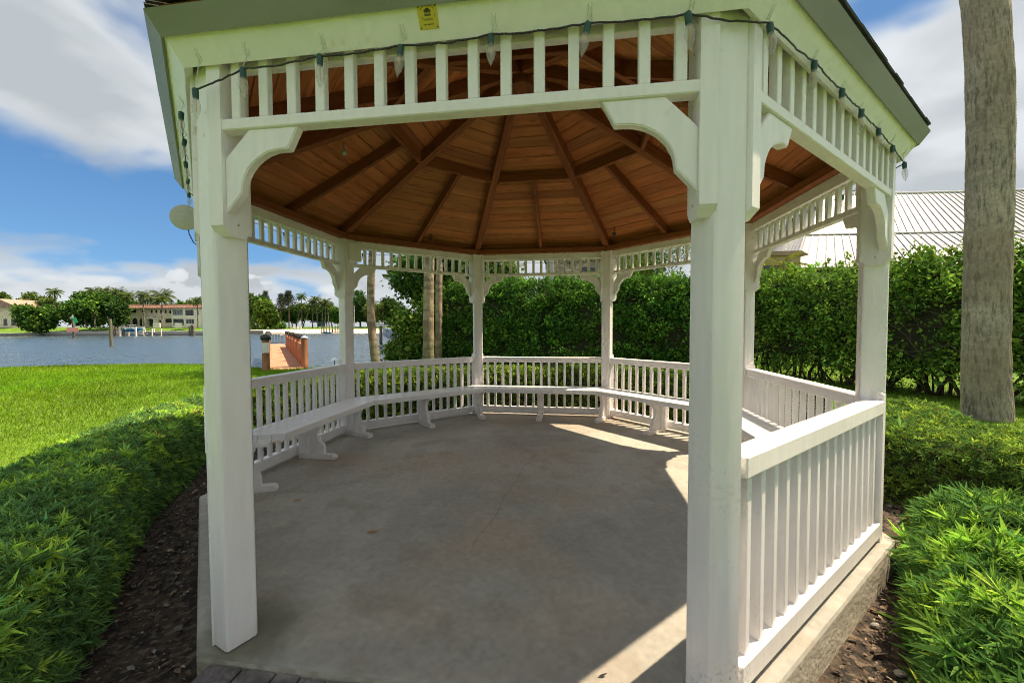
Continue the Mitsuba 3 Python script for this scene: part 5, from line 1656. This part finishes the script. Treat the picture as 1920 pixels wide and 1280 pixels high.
# far boat lift with a small dark boat
bl = thing('boat_lift', 'white boat lift standing in the water in front of the big house', 'boat lift')
LM = frame(np.array([-138.2, 110.0, 0]), (0.99, 0.145, 0))
for x, y in ((-3.0, -1.4), (2.0, -1.4), (-3.0, 1.4), (2.0, 1.4)):
    obj('post', cbox((x - 0.2, y - 0.2, -2.4), (x + 0.2, y + 0.2, 1.35), 0.02, LM), 'white_bright', bl)
obj('beam', join([cbox((-3.2, -1.6, 1.353), (2.2, -1.2, 1.6), 0.02, LM), cbox((-3.2, 1.2, 1.353), (2.2, 1.6, 1.6), 0.02, LM)]), 'white_bright', bl)
fb = thing('boat', 'small dark blue boat hanging in the far boat lift', 'boat')
obj('hull', hull(5.6, 2.0, 1.0, LM, 0.15), 'boat_blue', fb, smooth=40)
obj('console', cbox((-0.9, -0.5, 0.9), (0.3, 0.5, 1.25), 0.05, LM), 'white_bright', fb)
obj('motor', cbox((-3.1, -0.25, 0.5), (-2.7, 0.25, 1.6), 0.08, LM), 'white_bright', fb)
obj('frame', join([tube([mv(np.array([-0.8, s * 0.6, 0.9]), LM), mv(np.array([-0.5, s * 0.6, 2.3]), LM)], 0.05, 6) for s in (-1, 1)] + [cbox((-1.4, -0.8, 2.3), (0.4, 0.8, 2.38), 0.02, LM)]), 'white_bright', fb)
dk = thing('dock', 'small dock with white posts right of the far boat lift', 'dock')
DM = frame(np.array([-132.4, 111.3, 0]), (0.99, 0.145, 0))
obj('deck', cbox((-1.3, -2.0, -0.25), (1.3, 2.6, -0.10), 0.02, DM), 'pile_wood', dk)
for x in (-1.15, 1.15):
    for y in (-1.8, 1.6):
        obj('post', cbox((x - 0.15, y - 0.15, -2.4), (x + 0.15, y + 0.15, 1.15), 0.02, DM), 'wall_cap', dk)
obj('walkway', cbox((-6.0, -0.6, -0.62), (-1.303, 0.6, -0.48), 0.02, DM), 'wall_cap', dk)

# far dock on the right with a small blue boat
rd = thing('dock', 'dark pile dock standing off the far beach', 'dock')
RMx = frame(np.array([-98.0, 155.4, 0]), (0.99, 0.145, 0))
r = np.random.default_rng(91)
for i, x in enumerate(np.linspace(-3.8, 4.2, 8)):
    for y in (-1.2, 1.2):
        pile_p = mv(np.array([x + r.normal(0, 0.1), y, 0]), RMx)
        pile_at(pile_p[0], pile_p[1], 2.1 + r.normal(0, 0.3), 0.15, 'pile_wood', rd, name='pile')
obj('deck', cbox((-4.0, -1.4, 0.25), (4.4, 1.4, 0.4), 0.02, RMx), 'pile_wood', rd)
bb = thing('boat', 'small turquoise boat moored under the far dock by the beach', 'boat')
obj('hull', hull(3.6, 1.5, 0.75, frame(np.array([-98.8, 153.6, 0]), (-0.99, -0.145, 0)), -1.25), 'boat_blue', bb, smooth=40)
obj('seat', cbox((-0.9, -0.55, -0.68), (-0.4, 0.55, -0.56), 0.03, frame(np.array([-98.8, 153.6, 0]), (-0.99, -0.145, 0))), 'white_bright', bb)

# boat on the lift behind the leaning palm
lf = thing('boat_lift', 'boat lift of dark piles and pale beams at the waterside bush', 'boat lift')
LB = frame(np.array([-21.0, 42.9, 0]), (0.985, 0.17, 0))
for x in (-1.5, 4.4):
    for y in (-1.5, 1.5):
        pile_p = mv(np.array([x, y, 0]), LB)
        pile_at(pile_p[0], pile_p[1], 1.45, 0.19, 'pile_wood', lf, name='pile')
obj('beam', join([cbox((-1.8, -1.75, 1.452), (5.0, -1.3, 1.80), 0.02, LB), cbox((-1.8, 1.3, 1.452), (5.0, 1.75, 1.80), 0.02, LB)]), 'wall_cap', lf)
obj('cradle', join([cbox((-1.4, -1.6, -0.95), (4.6, -1.3, -0.75), 0.02, LB), cbox((-1.4, 1.3, -0.95), (4.6, 1.6, -0.75), 0.02, LB), cbox((0.3, -1.3, -0.92), (0.5, 1.3, -0.78), 0.01, LB)]), 'grey_metal', lf)
obj('cable', join([tube([mv(np.array([0.4, y, -0.8]), LB), mv(np.array([0.4, y, 1.5]), LB)], 0.03, 5) for y in (-1.5, 1.5)]), 'grey_metal', lf)
b2 = thing('boat', 'pale blue open boat raised on the lift beside the waterside bush', 'boat')
BMx = frame(np.array([-18.6, 43.3, 0]), (-0.985, -0.17, 0))
obj('hull', hull(6.6, 2.2, 1.55, BMx, -0.5), 'boat_hull', b2, smooth=40)
obj('seat', cbox((1.0, -0.7, 0.75), (2.3, 0.7, 1.30), 0.12, BMx), 'white_bright', b2)
obj('console', cbox((-1.0, -0.5, 0.7), (0.2, 0.5, 1.75), 0.08, BMx), 'white_bright', b2)
obj('antenna', tube([mv(np.array([1.4, 0, 0.7]), BMx), mv(np.array([1.4, 0, 3.0]), BMx)], 0.04, 6), 'white_bright', b2)

# the far beach
for i, (x, y) in enumerate([(-120.9, 163.3), (-119.5, 163.6), (-118.1, 163.9)]):
    ch = thing('beach_chair', ['left', 'middle', 'right'][i] + ' one of the three white chairs on the far beach', 'chair', 'white chairs on the far beach')
    CMx = frame(np.array([x, y, 0.58]), (0.99, 0.14, 0))
    obj('seat', cbox((-0.4, -0.5, 0.42), (0.4, 0.5, 0.54), 0.02, CMx), 'white_bright', ch)
    obj('backrest', cbox((-0.4, 0.5, 0.42), (0.4, 0.62, 1.35), 0.02, CMx), 'white_bright', ch)
    for sx in (-0.34, 0.34):
        for sy in (-0.42, 0.42):
            obj('leg', cbox((sx - 0.06, sy - 0.06, -0.1), (sx + 0.06, sy + 0.06, 0.417), 0.01, CMx), 'white_bright', ch)
nt = thing('net_screen', 'dark green netted screen between the palms behind the far beach', 'screen')
NMx = frame(np.array([-113.5, 172.5, 1.4]), (0.99, 0.14, 0))
obj('net', cbox((-1.5, -0.05, 0.3), (1.5, 0.05, 2.5), 0.01, NMx), 'net_green', nt)
for x in (-1.6, 1.6):
    obj('post', cbox((x - 0.07, -0.07, -0.3), (x + 0.07, 0.07, 2.7), 0.01, NMx), 'black_metal', nt)
obj('flagpole', tube([(-97.7, 173, 1.0), (-97.7, 173, 11.2)], [0.16, 0.10], 8), 'white_bright', label='slim pale pole across the water just right of the left rear post', cat='pole')

# ------------------------------------------------------------------ neighbours behind the hedges
hr = thing('house', 'house with a white standing seam metal roof above the right hedge', 'house')
E0, E1 = np.array([12.5, 21.0, 4.5]), np.array([46.0, 23.0, 4.5])
B0, B1 = np.array([15.5, 26.0, 7.2]), np.array([44.0, 28.0, 7.2])
R0, R1 = np.array([19.0, 30.5, 11.0]), np.array([40.0, 32.0, 11.0])
back = lambda P, d: P + np.array([-0.05, d, 0])
EB0, EB1 = np.array([12.0, 40.0, 4.5]), np.array([46.0, 42.0, 4.5])
BB0, BB1 = np.array([15.2, 35.0, 7.2]), np.array([44.0, 36.4, 7.2])


def slab4(a, b, c, d, th, mt, name, parent):
    P = np.array([a, b, c, d], float)
    n_ = unit(np.cross(P[1] - P[0], P[3] - P[0]))
    V = np.vstack([P, P - n_ * th])
    F = [[0, 1, 2], [0, 2, 3], [4, 6, 5], [4, 7, 6]]
    for i in range(4):
        j = (i + 1) % 4
        F += [[i, 4 + i, 4 + j], [i, 4 + j, j]]
    return obj(name, (V, np.array(F)), mt, parent), n_


rfk = obj('wall', cbox((13.6, 22.6, -0.6), (45.0, 40.0, 4.42), 0.02), 'siding_blue', hr)


def seams(a, b, c, d, n_, cnt):
    parts = []
    for t in np.linspace(0, 1, cnt):
        p, q = a + (b - a) * t, d + (c - d) * t
        x = q - p
        Lx = np.linalg.norm(x)
        parts.append(cbox((0, -0.022, 0.003), (Lx, 0.022, 0.055), 0.006, frame(p, x, n_)))
    return parts


for (a, b, c, d, cnt) in ((E0, E1, B1, B0, 64), (B0, B1, R1, R0, 60), (EB0, E0, B0, BB0, 28), (BB0, B0, R0, R0 + [0, .01, 0], 14), (E1, EB1, BB1, B1, 20), (B1, BB1, R1 + [0, .01, 0], R1, 12)):
    pn, n_ = slab4(a, b, c, d, 0.12, 'metal_roof', 'roof', hr)
    for sm in seams(np.array(a), np.array(b), np.array(c), np.array(d), n_, cnt):
        obj('seam', sm, 'metal_roof', pn)
slab4(EB1, EB0, BB0, BB1, 0.12, 'metal_roof', 'roof', hr)
slab4(BB1, BB0, R0, R1, 0.12, 'metal_roof', 'roof', hr)
obj('ridge_cap', join([tube([R0, R1], 0.12, 8), tube([B0 + [0, -0.03, 0.05], B1 + [0, -0.03, 0.05]], 0.07, 6), tube([E0, B0], 0.09, 6), tube([B0, R0], 0.09, 6)]), 'grey_metal', hr)
vp = E0 + (B0 - E0) * 0.55 + np.array([3.4, 0.05, 0])
obj('vent_pipe', (lambda v, f: (v + vp, f))(*lathe([(0, -0.2), (0.22, -0.2), (0.12, 0.1), (0.08, 0.14), (0.08, 0.55), (0, 0.55)], 12)), 'grey_metal', hr)

ht = thing('house', 'tan rendered building seen above the hedge through the right rear bay', 'house')
obj('wall', cbox((8.6, 20.0, -0.6), (12.3, 26.0, 5.0), 0.03), 'tan_wall', ht)
obj('roof', prism([(8.3, 5.003), (12.6, 5.003), (12.2, 5.22), (8.7, 5.22)], 19.8, 26.2), 'roof_tile', ht)
obj('window', cbox((10.5, 19.95, 3.3), (11.3, 19.997, 4.5), 0.01), 'window_glass', ht)
hs = thing('house', 'house with a pinkish rough stone gable above the hedge straight behind', 'house')
obj('wall', cbox((-0.8, 22.6, -0.6), (5.0, 30, 5.6), 0.03), 'pink_stone', hs)
obj('roof', prism([(-1.4, 5.603), (5.6, 5.603), (2.1, 8.2)], 22.2, 30.4), 'shingle_grey', hs)
obj('window', cbox((0.9, 22.54, 3.6), (1.9, 22.597, 5.0), 0.01), 'window_glass', hs)
obj('garden_post', cbox((-0.75, 15.2, -0.4), (-0.40, 15.5, 5.0), 0.02), 'grey_metal', label='square grey post rising above the dark hedge', cat='post')
r = np.random.default_rng(97)
palm('grey palm trunk standing behind the dark hedge near the middle rear post', [(-2.4, 15.0, -0.4), (-2.38, 15.0, 2.0), (-2.35, 15, 4.5), (-2.3, 15, 8.5)], (0.24, 0.22, 0.20, 0.16), 'palm_bark_mossy', r, 2.4, 18, 8, 32, 0.01, 0.006)
palm('young palm with low fronds behind the dark hedge', [(-3.2, 15.6, -0.4), (-3.2, 15.6, 1.2), (-3.2, 15.6, 3.1)], (0.15, 0.13, 0.11), 'palm_bark_mossy', r, 1.9, 18, 9, 24, 0.01, 0.004, col=(0.178, 0.225, 0.045))
palm('young palm with yellow green stems in front of the tan building', [(9.8, 16.5, -0.4), (9.8, 16.5, 1.2), (9.8, 16.5, 4.0)], (0.12, 0.11, 0.10), 'palm_bark_mossy', r, 1.2, 9, 10, 24, 0.01, 0.004, col=(0.211, 0.225, 0.045))
leafy('garden_tree', 'leafy tree rising behind the right hedge beyond the thick palm trunk', 'tree', (12.6, 7.2, 2.9), (1.7, 1.7, 2.2), (12.6, 7.2, -0.3), 800, 14, 0.085, 0.05, 320, (0.073, 0.150, 0.027), (0.178, 0.270, 0.045), 0.16)
leafy('garden_tree', 'leafy tree above the dark hedge behind the right rear bay', 'tree', (4.2, 14.5, 3.6), (1.9, 1.5, 1.5), (4.2, 14.5, -0.3), 700, 14, 0.085, 0.05, 321, (0.081, 0.158, 0.027), (0.211, 0.300, 0.045), 0.16)
